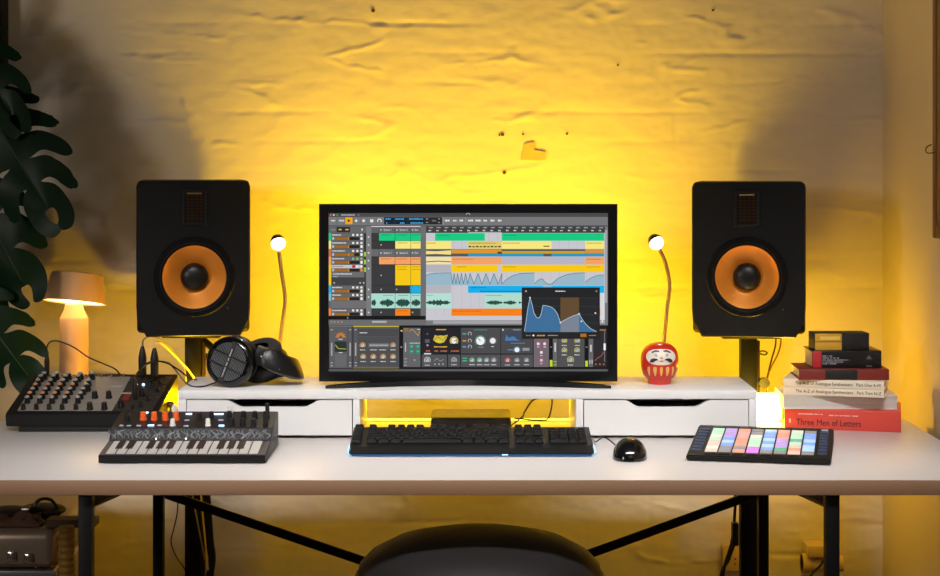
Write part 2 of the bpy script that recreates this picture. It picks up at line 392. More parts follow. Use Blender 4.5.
for i, (a, b, c) in enumerate(rows):
    R(328.7, a, 331, b if i != 4 else 285.4, c if i not in (6,) else (140, 190, 200), 3)
    R(331, a, 366, a+.35, G(70), 3)
    if i == 4: R(331.2, a+.4, 362, a+3.8, (206, 200, 204), 3)
    DASH(332, 341+(i*5 % 6), a+2, (232, 230, 235) if i != 4 else (120, 120, 120), 5, 1.1)
    for k, x in enumerate((353, 357.2, 361.3)):
        if i == 4 and k == 0: R(352, a+.6, 355.2, a+3.4, (200, 30, 50), 5)
        else: R(x-1, a+1, x+1, a+3, (245, 240, 235) if i != 3 else (150, 200, 120), 5)
    R(334.6, a+4.2, 359.4, a+7.2, (34, 26, 26), 3); R(334.6, a+4.4, 354 if i == 2 else 348.5, a+7.1, (166, 104, 22), 4); R(348.5, a+4.3, 348.9, a+7.1, (240, 200, 90), 5)
    R(332, a+4.4, 334, a+6.8, (200, 195, 200), 4); R(360.3, a+4.2, 362.5, a+7, (245, 245, 245) if i != 4 else (230, 150, 40), 4)
    R(363.9, a+.4, 366, b, (40, 44, 36), 3)
    if i in (2, 3, 4): R(364.1, b-4.8, 365.8, b-.2, (170, 215, 50), 4)
    PG([(367.8, a+3), (369.6, a+4), (367.8, a+5)], (235, 235, 235), 4)
R(331.2, 272.3, 366, 285.4, G(64), 3); R(331.2, 272.3, 364, 277.5, G(110), 4); DASH(333, 352, 274, (235, 235, 235), 5, 1.1); DASH(333, 338, 276.6, G(190), 5, .8)
for x in (334, 360, 363.5): CI(x, 283, .8, G(200))
R(331, 301, 366, 308.4, G(112), 3)
for y in (241, 249, 256.8, 264.6, 285.6, 293.2, 308.6): R(371.2, y-.25, 420.5, y+.25, G(36), 3)
R(371.2, 249, 420.5, 256.6, G(106), 3)
for x in (379, 395, 410.7):
    R(x-.2, 226.9, x+.2, 233, G(60), 4); R(x-.2, 249, x+.2, 256.6, G(60), 4)
    for y in (230, 253): PG([(x+1.3, y-1), (x+2.8, y), (x+1.3, y+1)], (225, 225, 225), 5)
R(379, 233.2, 420.5, 240.8, GR, 4); R(395, 241.2, 420.5, 248.8, YE, 4); R(379, 257, 420.5, 264.4, OR, 4); R(395, 265, 420.5, 285.4, YL, 4); R(410, 286, 420.5, 293, BL, 4); R(371.2, 293.6, 420.5, 308.4, TE, 4); R(395, 309, 410.3, 315.8, OO, 4)
for x, y in ((381, 235), (397, 235), (412, 235), (397.5, 243), (412.5, 243), (381, 259), (397, 259), (412, 259), (397, 267), (397, 269.5), (412, 267), (412, 269.5), (412, 288), (383, 295.5), (398, 295.5), (412, 295.5), (397, 311)):
    DASH(x, min(x+10, 420), y, (40, 90, 50) if y < 238 else (120, 90, 30), 5, .6)
for x in (395, 410.7): R(x-.2, 233, x+.2, 316, (30, 60, 50), 6)
for x, y in ((381, 245), (381, 275.5), (381, 289.5), (396.5, 289.5), (381, 312.5), (412.5, 312.5)): CI(x, y, .7, (200, 200, 200), 5, 8)
def WAVE(x0, x1, yc, h, c, seed, n=34):
    rd = random.Random(seed); top = []; bot = []
    for i in range(n+1):
        s = i/n; e = math.sin(PI*s)**.6*(.35+.65*rd.random()); top.append((x0+(x1-x0)*s, yc-h*e)); bot.append((x0+(x1-x0)*s, yc+h*e*(.8+.3*rd.random())))
    for i in range(n): PG([top[i], top[i+1], bot[i+1], bot[i]], c, 6)
WV = (34, 74, 66)
WAVE(371.3, 376, 303, 4.6, WV, 1, 8); WAVE(379.5, 394, 303, 4.6, WV, 2); WAVE(395.5, 410, 303, 5, WV, 3); WAVE(411, 420.3, 303, 4.4, WV, 4, 20)
R(328.5, 316, 425.5, 319.8, (6, 6, 8), 3); CI(347.5, 318, .8, G(160))
# arranger
R(426, 226.4, 605, 233, G(62), 3); R(426, 233, 605, 320.5, (206, 205, 212), 3)
for i in range(24):
    x = 429+i*7.75
    if x < 603: R(x, 227.2, x+3.8, 228.2, (170, 165, 165), 5); DASH(x-.5, x+2, 230.6, (225, 225, 225), 5, 1.2)
R(468, 232, 501.5, 233, (170, 180, 170), 5)
for i in range(19): R(435+i*8.9, 233, 435.3+i*8.9, 316, (182, 182, 190), 4)
for a, b in ((435, 484.8), (501.8, 604.3)): R(a, 233.2, b, 240.8, GR, 5); DASH(a+2, a+15, 235.5, (10, 120, 80), 6, .6)
R(426, 241.2, 451.2, 249, YE, 5); R(468, 241.2, 501.5, 249, (232, 210, 110), 5); R(501.8, 241.2, 551.6, 249, YE, 5); R(585.4, 241.2, 604.3, 249, YE, 5)
for a, b in ((426.5, 436), (469, 496), (503, 520), (586.5, 602)): DASH(a, b, 243.2, (110, 90, 30), 6, .7)
for k in range(9): R(468.6+k*3.7, 246+(k % 2)*.3, 471.2+k*3.7, 247.4, (60, 52, 22), 6)
R(543.5, 245.8, 549.5, 246.8, (70, 60, 30), 6)
R(426, 249.2, 604.3, 256.6, G(88), 5); PG([(426, 252), (451, 250.4), (451, 254.8), (426, 253.6)], (250, 228, 140), 6); PG([(426, 251), (451, 251.8), (451, 253.6), (426, 254.4)], (250, 228, 140), 6)
R(451.3, 249.6, 501.6, 253.6, (228, 152, 48), 6); R(468, 254, 501.6, 256.6, (30, 158, 200), 6); R(497.5, 251.8, 501.6, 253.6, (90, 66, 40), 7)
R(502, 251.2, 585.2, 253.7, (214, 166, 34), 6); R(502, 254, 543.5, 256.6, (30, 158, 200), 6); R(551.5, 254, 604.3, 256.6, (30, 158, 200), 6); R(585.4, 249.4, 604.3, 253.7, (222, 148, 70), 6)
R(426, 257, 451.2, 264.4, (250, 232, 170), 5); LINE([(426, 262), (438, 261.2), (451, 262)], .8, (70, 60, 40), 6)
R(451.4, 257, 501.6, 264.4, OR, 5); R(501.8, 257, 585.2, 264.4, (190, 186, 200), 5); R(585.4, 257, 604.3, 264.4, OR, 5); DASH(453, 474, 259.3, (160, 90, 50), 6, .6); DASH(587, 601, 259.3, (150, 60, 40), 6, .6)
R(426, 264.8, 451.2, 272.2, (186, 184, 192), 5)
R(451.4, 264.8, 497.5, 272.2, YL, 5); R(501.8, 264.8, 604.3, 272.2, YL, 5)
for a, b in ((457, 466), (503, 516), (587, 600)): DASH(a, b, 267, (150, 110, 10), 6, .7)
BF = (156, 188, 206); BE = (74, 118, 142)
def FILL(pts):
    for (a, b), (e, g) in zip(pts[:-1], pts[1:]): PG([(a, b), (e, g), (e, 285.4), (a, 285.4)], BF, 6)
    LINE(pts, .6, BE, 7)
FILL([(426, 275.5), (430, 274), (436, 273.2), (451, 272.9)])
z = [(451, 273.2)]; x = 451
for w in (3.2, 3.4, 3.8, 4.2, 4.4): z += [(x+w*.5, 284), (x+w, 273.5)]; x += w
for k in range(4): z += [(x+4, 284.3), (x+8, 273.5)]; x += 8
z += [(501.8, 284.5)]; FILL(z)
FILL([(501.8, 284.5), (506, 280), (512, 276), (520, 273.6), (534.5, 273)]); FILL([(534.5, 284), (538, 280.5), (541, 279), (543, 279.2), (545, 282.5), (549, 284.4), (552, 284)])
FILL([(552, 284), (558, 278.5), (566, 275), (575, 273.3), (585, 272.9)]); FILL([(585.2, 282.5), (591, 278), (598, 275.5), (604.3, 275)])
R(426, 285.6, 451.2, 293.2, (186, 186, 194), 5); R(468, 285.8, 604.3, 293, BL, 6); R(543, 285.9, 551.6, 287, (150, 190, 210), 7); DASH(470, 486, 287.8, (0, 90, 130), 7, .7); R(480, 291, 536, 291.7, (20, 70, 110), 7)
R(426, 293.6, 451.2, 308.4, (186, 230, 216), 5); WAVE(426, 451, 302.8, 3.6, WV, 5); DASH(427, 433, 295.5, (100, 130, 120), 6, .6)
R(484.3, 293.6, 522, 308.4, (180, 226, 208), 5); WAVE(486, 503, 302.8, 2.8, WV, 6); WAVE(503, 517, 302.8, 2.8, WV, 8); WAVE(518.5, 522, 302.8, 1.8, WV, 7, 6); DASH(486, 502, 295.6, (100, 130, 120), 6, .6)
R(451.4, 308.8, 604.3, 316, OO, 5); DASH(453, 481, 311.2, (160, 80, 10), 6, .6)
R(605, 226.4, 608, 325, G(120), 4); R(605.2, 230, 607.4, 303, G(170), 5); R(600.5, 293, 604.5, 320, (222, 222, 226), 6); CI(602.5, 321.5, 1, W, 7)
# bottom strips
R(328.5, 320, 608, 325.5, G(108), 2); R(426, 320.6, 608, 325, G(122), 3); R(433, 321, 605, 324, G(168), 4); R(372, 321, 386.5, 323, G(178), 4)
for x in (331.5, 334.5, 338, 341.5): CI(x, 322, .7, (196, 160, 120))
R(328.5, 325.6, 608, 369.5, (8, 8, 10), 2)
R(329, 327, 352, 368.6, G(92), 3); R(329, 326, 352, 326.8, G(130), 3); R(352.8, 326.8, 399, 368.8, G(86), 3)
R(352.8, 325.9, 399, 327.1, (200, 180, 40), 5); R(352.8, 367.4, 399, 368.8, (120, 108, 50), 5)
for k in range(7): a = PI+PI*k/6; LINE([(340.5+1.6*math.cos(a), 337+1.6*math.sin(a)), (340.5+5*math.cos(a), 337+4.6*math.sin(a))], 1, (226, 140, 40))
R(334.5, 341.6, 346.5, 352, (38, 48, 42), 4); LINE([(335, 345), (338, 348.6), (341, 349), (346, 349.2)], .6, (190, 200, 90)); DASH(338.5, 342.5, 339.4, W, 5, .8); DASH(338.5, 342.5, 352.8, W, 5, .8)
R(335, 354.5, 346, 367, G(104), 4); R(347.6, 327, 348.2, 368, G(64), 4); R(351.4, 327, 353.6, 368, G(60), 4)
for x in (331.5, 350, 355.5):
    R(x-.7, 343, x+.7, 356, (170, 170, 170), 4)
    for y in (330, 363, 366): R(x-1, y-.4, x+1, y+.4, (200, 190, 180), 5)
R(357.5, 329, 398.4, 336.5, G(72), 4); DASH(359.5, 367, 333, W, 5, .9)
R(357.5, 337.2, 398.4, 366.6, G(76), 4)
def KN(x, y, r=2.3, c=(206, 204, 200), ring=(220, 150, 60), lab=True):
    CI(x, y, r*.8, c, 6); RING(x, y, r*1.15, .7, ring, 6); LINE([(x, y), (x-r*.5, y-r*.6)], .5, (70, 70, 70), 8)
    if lab: DASH(x-2.6, x+2.6, y+r+2.4, (220, 220, 220), 6, .9)
KN(362.5, 345.4); KN(393, 345.4, 2.2, (190, 186, 186)); R(368.5, 343.4, 389, 347.4, G(110), 5); DASH(369.5, 388, 345.4, G(180), 6, 1.4)
for x in (372, 381): DASH(x-2, x+5, 350, (220, 220, 220), 6, .9)
for x in (363, 373.2, 383, 393): KN(x, 357)
PG([(400, 331), (402, 330), (402.5, 332)], (240, 220, 160), 5); R(400.5, 347, 402, 347.6, W, 5)
R(403.2, 328, 420.4, 367.2, G(100), 4)
R(403.5, 328.3, 408, 331.5, (150, 110, 50), 5); LINE([(409, 331.5), (412, 329.5), (415, 332), (418, 336), (420, 331)], .7, (200, 150, 70)); DASH(417, 420, 329.6, W, 6, .8)
R(404.9, 343, 405.9, 352, (200, 200, 200), 5); LINE([(408, 331), (408, 339.5), (420, 339.5)], .5, (80, 110, 110)); DASH(409.5, 420, 343.3, (225, 225, 225), 5, .8)
for x in (409.5, 415.8):
    for y in (344.8, 350): R(x, y, x+4, y+3.6, (40, 146, 116), 5); R(x+1, y+1.2, x+3, y+2.2, (110, 200, 170), 6)
CI(414.5, 360.3, .8, (220, 180, 190)); 
for y in (358.5, 361.8, 365): R(404.2, y, 406.6, y+.9, G(170), 5)
R(421.8, 328, 460, 353.8, (28, 27, 36), 4); DASH(436, 446, 329.8, (236, 196, 60), 5, 1.1)
PG([(433, 340), (435, 335), (437, 336.2), (440.5, 335.5), (443, 336), (447.8, 335), (446.5, 338.5), (444, 342.5), (440, 343.6), (436.5, 342.8)], (216, 196, 60), 5)
LINE([(434, 340), (438, 337), (442, 340.5), (446.5, 336.5)], .8, (150, 130, 30), 6); LINE([(435, 341.5), (440, 341.5), (444, 338)], .6, (240, 226, 120), 6)
CI(454, 341, 3, (245, 240, 225), 6); RING(454, 341, 3.9, .8, (230, 206, 90), 6); LINE([(454, 341), (457.2, 340.6)], .7, (60, 60, 60), 7)
DASH(434, 447, 347, (236, 190, 50), 5, 1.2); DASH(426, 430, 351, (226, 110, 40), 5, 1.4)
for a, b in ((434.5, 438), (440.5, 447), (451, 459)): DASH(a, b, 351.2, (226, 120, 50), 5, 1.2)
R(425, 339.4, 429.5, 343, (96, 90, 96), 5); CI(427.3, 334, 1, G(110)); CI(427.5, 345.5, 1.1, (190, 170, 200))
R(424, 353.3, 431, 354.6, (225, 225, 225), 5); R(421.8, 354.8, 447, 367.2, G(82), 4); R(448, 354.8, 460, 367.2, G(82), 4)
KN(427.3, 360.3, 2.6, (186, 186, 186), (200, 200, 200)); KN(454, 360.3, 2.2, (160, 160, 160), (180, 180, 180)); LINE([(434, 361), (437, 358.5), (440, 361.5), (444, 359.5)], .5, G(160))
for x in (434.5, 438.5, 442.5): R(x, 363.6, x+.9, 365.2, G(200), 5)
R(460.8, 328, 500.4, 353.8, G(74), 4); R(460.8, 354.8, 500.4, 367.2, G(82), 4); DASH(474, 487, 330, (60, 160, 120), 5, 1)
CI(480.4, 341, 4.3, (250, 250, 252), 6, 18); RING(480.4, 341, 5.2, .7, (80, 170, 140), 6); LINE([(480.4, 341), (478, 338.2)], .7, (90, 90, 90), 7)
CI(492.8, 341, 2.9, (244, 244, 246), 6); RING(492.8, 341, 3.6, .6, (120, 120, 120), 6); DASH(478, 483.5, 347.4, (200, 140, 140), 5, .8); DASH(491.5, 494, 346.8, W, 5, .8)
for y, c in ((334, (70, 180, 140)), (341, (230, 150, 60)), (347, (120, 150, 190))): RING(469.8, y, 1.7, .7, (190, 190, 190)); R(462.5, y-.7, 466, y+.7, c, 5)
R(462.5, 358, 467, 359, (60, 200, 150), 5); R(462.5, 360.6, 467, 361.6, (60, 200, 150), 5)
for x in (472, 479.6, 486.6, 493.8): KN(x, 360.4, 2.1, (200, 206, 204), (90, 190, 150) if x < 484 else (150, 150, 150))
R(501, 328, 533, 353.8, G(72), 4); R(501, 354.8, 533, 367.2, G(80), 4); CI(503, 330, .9, W); DASH(513, 521, 330, (150, 175, 210), 5, .9)
R(504.5, 333, 522, 341.2, (60, 70, 92), 5); PG([(505, 341), (506.4, 334.6), (508.5, 338), (511, 337), (514, 336.5), (517, 339.5), (520, 341)], (72, 124, 176), 6)
DASH(511, 525, 343.4, (130, 140, 170), 5, .8); CI(517, 350, 2.5, (248, 248, 250), 6); RING(517, 350, 3.2, .6, (70, 150, 200), 6); DASH(508, 513, 350, (100, 150, 200), 5, 1); R(522.5, 348, 529.5, 351, G(150), 5)
KN(507.6, 360.5, 2.2, (226, 180, 190), (220, 60, 80)); KN(517, 360.5, 2, (200, 200, 200), (150, 150, 150)); KN(526.6, 360.5, 2, (200, 200, 200), (150, 150, 150))
R(533.8, 328, 549, 367.2, (116, 104, 112), 4)
for x, y, c in ((538.3, 344, (240, 226, 230)), (544.7, 344, (240, 226, 230)), (541.4, 352.6, (236, 226, 230)), (541.4, 360.5, (246, 190, 200))): CI(x, y, 1.5, c, 6); RING(x, y, 2.3, .6, (170, 80, 110)); DASH(x-1, x+1.4, y+3.2, W, 5, .8)
R(549.6, 338, 552.8, 367.4, (4, 4, 6), 4); R(549.9, 360.2, 552.6, 366.8, (188, 226, 40), 5); R(550.3, 347, 552, 347.6, G(170), 5)
R(553, 328, 557.5, 367.2, G(104), 4); R(554.5, 343, 556, 352, (210, 210, 210), 5); R(553.8, 361.5, 556.6, 362.3, (190, 190, 70), 5); R(553.8, 364.6, 556.6, 365.4, (190, 190, 70), 5)
R(558, 328, 584.6, 367.2, G(80), 4)
for x, y in ((564.5, 341), (577.4, 341), (564.5, 350.5), (577.2, 350.5), (570.6, 360)): KN(x, y, 2.2 if y < 358 else 2.8, (190, 190, 180), (206, 196, 90))
R(585, 328, 588.3, 367.4, (4, 4, 6), 4); R(585.4, 361, 588, 366.8, (188, 226, 40), 5); R(585.8, 347, 587.6, 347.6, G(170), 5)
R(588.8, 328, 593.4, 367.2, G(104), 4); R(590.3, 345, 591.8, 352, (210, 210, 210), 5); 
for x in (590, 592.3): R(x-.6, 360, x+.4, 364, (190, 190, 200), 5)
R(594, 328, 607, 367.4, (40, 36, 40), 4); R(604.2, 331, 605.2, 362, G(110), 5); R(603.7, 343.6, 605.9, 350.4, (245, 245, 245), 6); LINE([(595, 361), (598, 358), (601, 356.5), (604, 352)], .6, (190, 90, 80))
for x in (596, 600, 604): R(x-.6, 364, x+.6, 365, (236, 140, 80), 5)
DASH(600, 606, 330.2, (226, 150, 60), 6, .9)
R(328.5, 369.4, 608, 371.5, G(92), 3)
# floating equaliser window
R(521.8, 287.6, 600, 339, (28, 28, 30), 8); R(523, 297.5, 598, 332.3, (32, 34, 36), 9); DASH(555.5, 565.5, 291.3, (230, 230, 230), 10, 1); CI(526, 291.3, 1, G(170), 10); CI(596.5, 291.3, .8, G(160), 10)
for y in (298, 306.5, 314.5, 323): R(524, y, 598, y+.25, G(72), 10)
for x in (536, 548, 572, 590): R(x, 297.5, x+.25, 332.3, G(50), 10)
R(560.5, 297.6, 579.2, 332.2, (98, 74, 46), 11)
EQ = [(524.5, 331.5), (526, 322), (528, 308), (530, 297.8), (532, 304), (534, 313), (536.5, 317.5), (539, 318.3), (541, 315), (543, 305.5), (547, 306), (551, 307), (554.5, 309.5), (557.5, 314), (560.5, 322.7)]
E2 = [(560.5, 322.7), (566, 319.5), (572, 316.5), (579.2, 314)]; E3 = [(579.2, 314), (582, 319), (586, 324.5), (591, 329), (596.5, 331.6)]
for pts, c in ((EQ, (60, 112, 156)), (E2, (124, 134, 148)), (E3, (60, 112, 156))):
    for (a, b), (e, g) in zip(pts[:-1], pts[1:]): PG([(a, b), (e, g), (e, 332.2), (a, 332.2)], c, 12)
    LINE(pts, .5, (190, 215, 235), 13)
for x, y in ((530, 297.8), (560.5, 322.7), (595.5, 313.2), (581.5, 321.5), (579.2, 314)): CI(x, y, .9, (215, 225, 235), 14, 8)
DASH(526, 531, 335.6, (150, 140, 130), 10, .9); CI(533.5, 335.6, 1, (255, 240, 220), 10); DASH(537, 545, 335.6, (226, 170, 90), 10, 1.4); DASH(548, 558, 335.6, (180, 170, 160), 10, .9); R(580.5, 333.8, 586.5, 337.2, (176, 112, 30), 10); DASH(589, 596, 335.6, (220, 130, 60), 10, .9)
sc = t.part('screen', S, attr_mat('screen_light', .92), ho)
del S
em = mat('screen_text', (0, 0, 0), .5, emit=(230, 230, 230), estr=.9)
for x, y, b_, n_ in ((383.5, 230, 'Scene 1', 11), (399.5, 230, 'Scene 2', 11), (414.5, 230, 'Sce', 6), (383.5, 253, 'Scene 1', 11), (399.5, 253, 'Scene 2', 11), (414.5, 253, 'Sce', 6)):
    text('screen_lettering', b_, .0066, Matrix.Translation((mx(x), MY+.005-.0010, mz(y))) @ Matrix.Rotation(PI/2, 4, 'X'), em, sc, .85, 0, t)

# ------------------------------------------------------------------ speakers and stands
conem = mat('cone', (255, 152, 48), .36, .3, var=.12, vscale=26, bump=.12, bscale=200)
SY = 4.05; s_ = F/SY
def speaker(cx, top, bot, label, rz):
    w = .2485; zt, zb = EYE-(top-HZ)/s_, EYE-(bot-HZ)/s_; h = zt-zb; X0 = (cx-CX)/s_
    t = Thing('studio_speaker', label, 'speaker', (X0, SY, zb), rz, 'studio speakers with orange cones')
    mb = MB(); mb.box(-w/2, w/2, .045, .30, 0.004, h, .010, 3)
    cab = t.part('cabinet', mb, satin, local=True)
    # baffle with chamfered lower corners
    ch = .022
    poly = [(-w/2+ch, .0), (w/2-ch, .0), (w/2-.002, ch*1.6), (w/2, ch*3), (w/2, h-.012), (w/2-.004, h-.003), (w/2-.012, h), (-w/2+.012, h), (-w/2+.004, h-.003), (-w/2, h-.012), (-w/2, ch*3), (-w/2+.002, ch*1.6)]
    wz = zt-zb-(277-top)/s_+0.0; wx = .002 if cx < CX else -.0035; c = Vector((wx, -.0003, h-(277-top)/s_))
    ax = c+Vector((0, -1, 0))
    mb = MB(); tm = bmesh.new(); NS = 96; ci, co_, cs = [], [], []
    def ray(a):
        dx, dz = math.cos(a), math.sin(a); best = 9
        for (x1, z1), (x2, z2) in zip(poly, poly[1:]+poly[:1]):
            ex, ez = x2-x1, z2-z1; den = dx*ez-dz*ex
            if abs(den) < 1e-9: continue
            tt = ((x1-c.x)*ez-(z1-c.z)*ex)/den; uu = ((x1-c.x)*dz-(z1-c.z)*dx)/den
            if tt > 0 and -1e-6 <= uu <= 1+1e-6: best = min(best, tt)
        return c.x+dx*best, c.z+dz*best
    angs = sorted([2*PI*k/NS for k in range(NS)]+[math.atan2(z-c.z, x-c.x) % (2*PI) for x, z in poly])
    for a in angs:
        hx, hz = c.x+.0815*math.cos(a), c.z+.0815*math.sin(a); ox, oz = ray(a)
        def inset(x, z, e): v = Vector((x-c.x, z-c.z)); v = v*(1-e/v.length); return c.x+v.x, c.z+v.y
        i1 = inset(ox, oz, .0026)
        ci.append([tm.verts.new((hx, .045, hz)), tm.verts.new((hx, 0, hz)), tm.verts.new((i1[0], 0, i1[1])), tm.verts.new((ox, .0030, oz)), tm.verts.new((ox, .0455, oz))])
    for i in range(len(ci)):
        a, b = ci[i], ci[(i+1) % len(ci)]
        for k in range(4): tm.faces.new([a[k], b[k], b[k+1], a[k+1]])
    bmesh.ops.remove_doubles(tm, verts=tm.verts, dist=1e-6); bmesh.ops.recalc_face_normals(tm, faces=tm.faces)
    mb.merge(tm, None, False); t.part('baffle', mb, satin, local=True)
    t.part('woofer_ring', MB().lathe([(.070, .0), (.0725, .003), (.077, .0035), (.0865, .0030), (.089, .0)], c, ax, 64), mat('ring_plastic', (20, 19, 20), .2, spec=.8, var=.1), local=True)
    t.part('surround', MB().lathe([(.068, -.006), (.0705, .0015), (.0755, .0035), (.080, .0020), (.0825, -.002)][::-1], c, ax, 64), rubber, local=True)
    wo = t.part('cone', MB().lathe([(.0695, .0015), (.066, -.0005), (.060, -.004), (.045, -.0135), (.030, -.021), (.020, -.025)], c+Vector((0, -.002, 0)), ax, 64), conem, local=True)
    t.part('dust_cap', MB().lathe([(.0305, -.017), (.0300, -.0135), (.027, -.009), (.021, -.0050), (.012, -.0024), (0, -.0016)], c+Vector((0, -.006, 0)), ax, 48), mat('dust_cap_rubber', (16, 14, 13), .38, var=.1), wo, local=True)
    # ribbon tweeter
    tz = h-(207.5-181)/s_
    mb = MB(); a, b, r0 = .0285, .040, .004
    for q in ((-a, -.0205, -b, b), (.0205, a, -b, b), (-.0205, .0205, -b, -b+.0075), (-.0205, .0205, b-.0075, b)): mb.box(q[0]+wx, q[1]+wx, -.003, .001, tz+q[2], tz+q[3], .0008, 1)
    tw = t.part('tweeter_plate', mb, blackp, local=True)
    mb = MB(); mb.box(wx-.019, wx+.019, -.0006, .0004, tz-.0315, tz+.0315)
    t.part('ribbon', mb, mat('ribbon_foil', (84, 58, 38), .35, .8, var=.2, vscale=60), tw, local=True)
    mb = MB()
    for k in range(5): mb.box(wx-.020+k*.0098, wx-.0188+k*.0098, -.0026, -.0012, tz-.032, tz+.032)
    for k in range(9): mb.box(wx-.0195, wx+.0195, -.0024, -.0012, tz-.030+k*.0072, tz-.0285+k*.0072)
    t.part('tweeter_grille', mb, blackm, tw, local=True)
    t.part('grille_top_bar', MB().box(wx-.016, wx+.016, -.0042, -.0022, tz+.0285, tz+.0315, .0006), mat('brass', (214, 170, 104), .3, 1.0), tw, local=True)
    t.part('indicator_light', MB().cyl((.075, -.001, .062), (.075, .001, .062), .0018, seg=10), greyp, local=True)
    return t
speaker(193.5, 180.5, 336.5, 'black studio speaker with orange cone, left of the screen', .15)
speaker(748.5, 182, 337.5, 'black studio speaker with orange cone, right of the screen beside the books', -.165)

def stand(px, label, knob, bl, dx=0):
    Y = 4.19; x = (px-CX)*Y/F; zt = bl
    t = Thing('speaker_stand', label, 'speaker stand', (x, Y, 0), 0, 'speaker stands behind the desk')
    t.part('column', MB().box(-.0185, .0185, -.0185, .0185, .02, zt-.012, .003), blackm, local=True)
    t.part('top_plate', MB().box(-.065, .065, -.05, .12, zt-.012, zt-.0005, .002), blackm, local=True)
    t.part('base_plate', MB().box(-.15, .15, -.06, .20, 0, .02, .003), blackm, local=True)
    t.part('cable_channel', MB().box(.019, .026, -.008, .008, .1, zt-.02, .001), mat('warm_toned_metal', (60, 44, 28), .4, .6), local=True)
    if knob:
        z = EYE-(382-HZ)*Y/F
        k = t.part('clamp_knob', MB().cyl((.034, -.025, z), (.034, -.008, z), .0125, seg=14).box(.015, .040, -.010, .006, z-.005, z+.005, .001), blackp, local=True)
        t.part('pull_ring', MB().tube([(.018, -.02, z+.069), (.03, -.022, z+.073), (.040, -.022, z+.069), (.034, -.022, z+.064), (.02, -.02, z+.068)], .0018, 6), blackm, local=True)
    else:
        t.part('clamp_arm', MB().box(-.005, .075, .02, .04, zt-.07, zt-.055, .002, M=Matrix.Rotation(.0, 4, 'Z')).tube([(.02, .0, zt-.02), (.05, -.01, zt-.045), (.085, -.012, zt-.085)], .008, 6), blackm, local=True)
    return t
zb1 = EYE-(336.5-HZ)/s_; zb2 = EYE-(337.5-HZ)/s_
stand(194, 'black speaker stand behind the left end of the riser, carrying the left speaker', False, zb1)
stand(748, 'black speaker stand with clamp knob beside the books, carrying the right speaker', True, zb2)

# ------------------------------------------------------------------ gooseneck lamps
bulbm = mat('lamp_glow', (255, 255, 250), .4, emit=(255, 250, 238), estr=4.5)
def goose(hx, hy, pts, bx, label, dirv):
    Y = 4.055; base = P(bx, 373, Y); base.z = RZ
    t = Thing('gooseneck_lamp', label, 'desk lamp', base, 0, 'small gooseneck lamps on the riser')
    t.part('base', MB().cyl(base, base+Vector((0, 0, .010)), .014, .012, 20), blackp)
    g = MB(); g.tube([base+Vector((0, 0, .008))]+[P(x, y, Y) for x, y in pts], .0042, 10, 12)
    t.part('flexible_neck', g, mat('brass_neck', (176, 146, 96), .3, .85, bump=.6, bscale=900, stretch=(1, 1, 6)))
    c = P(hx, hy, Y); d = Vector(dirv).normalized()
    hd = t.part('lamp_head', MB().lathe([(0, -.0185), (.006, -.0175), (.0125, -.012), (.016, -.004), (.0168, .002), (.0160, .002), (.0150, .0)], c, c+d, 28), glossb)
    t.part('bulb', MB().lathe([(.0155, .000), (.0162, .004), (.0150, .010), (.0110, .0150), (.006, .0175), (0, .0185)], c, c+d, 28), bulbm, hd)
    l = bpy.data.lights.new('lamp_beam', 'SPOT'); l.energy = .35; l.spot_size = 2.0; l.spot_blend = .6; l.shadow_soft_size = .012; l.color = (1, .96, .88)
    lo = bpy.data.objects.new('lamp_beam', l); C.objects.link(lo); lo.location = c+d*.024; lo.rotation_euler = d.to_track_quat('-Z', 'Y').to_euler()
    return t
goose(278, 242, [(278, 358), (282, 325), (285, 300), (281.5, 272), (279, 252)], 277, 'thin gooseneck lamp behind the headphones, left of the screen', (.22, -.68, -.70))
goose(655.5, 241.5, [(664, 350), (667, 310), (669.5, 285), (665, 262), (659, 249)], 668, 'thin gooseneck lamp behind the red round doll', (.38, -.66, -.64))
# ------------------------------------------------------------------ daruma doll
Yd = 3.925; b0 = P(659.5, 385, Yd); b0.z = RZ; k = Yd/F
t = Thing('round_doll', 'red round wish doll with a white face, standing on the riser right of the screen', 'figurine', b0)
red = mat('red_lacquer', (206, 44, 30), .22, var=.08, vscale=30, coat=.4); gold = mat('gold_paint', (232, 190, 96), .4, .2, var=.1)
prof = [(0, 0), (10.8, 0), (11.6, 1.2), (12.2, 5.0), (15.2, 7.5), (17.6, 12.5), (18.8, 19), (19.0, 25), (18.0, 31), (15.2, 36), (10.4, 39.8), (5, 41.4), (0, 42)]
def dr_r(z):
    for (r0, z0), (r1, z1) in zip(prof[:-1], prof[1:]):
        if z0 <= z <= z1 and z1 > z0: return r0+(r1-r0)*(z-z0)/(z1-z0)
    return 0
body = [(r*k, z*k) for r, z in prof]
sm = []
pp = catmull([Vector((r, z, 0)) for r, z in body[2:]], 4)
bo = t.part('body', MB().lathe([(0, 0), (10.8*k, 0)]+[(max(0, v.x), v.y) for v in pp[:-1]]+[(0, 42*k)], b0, b0+Vector((0, 0, 1)), 48), red)
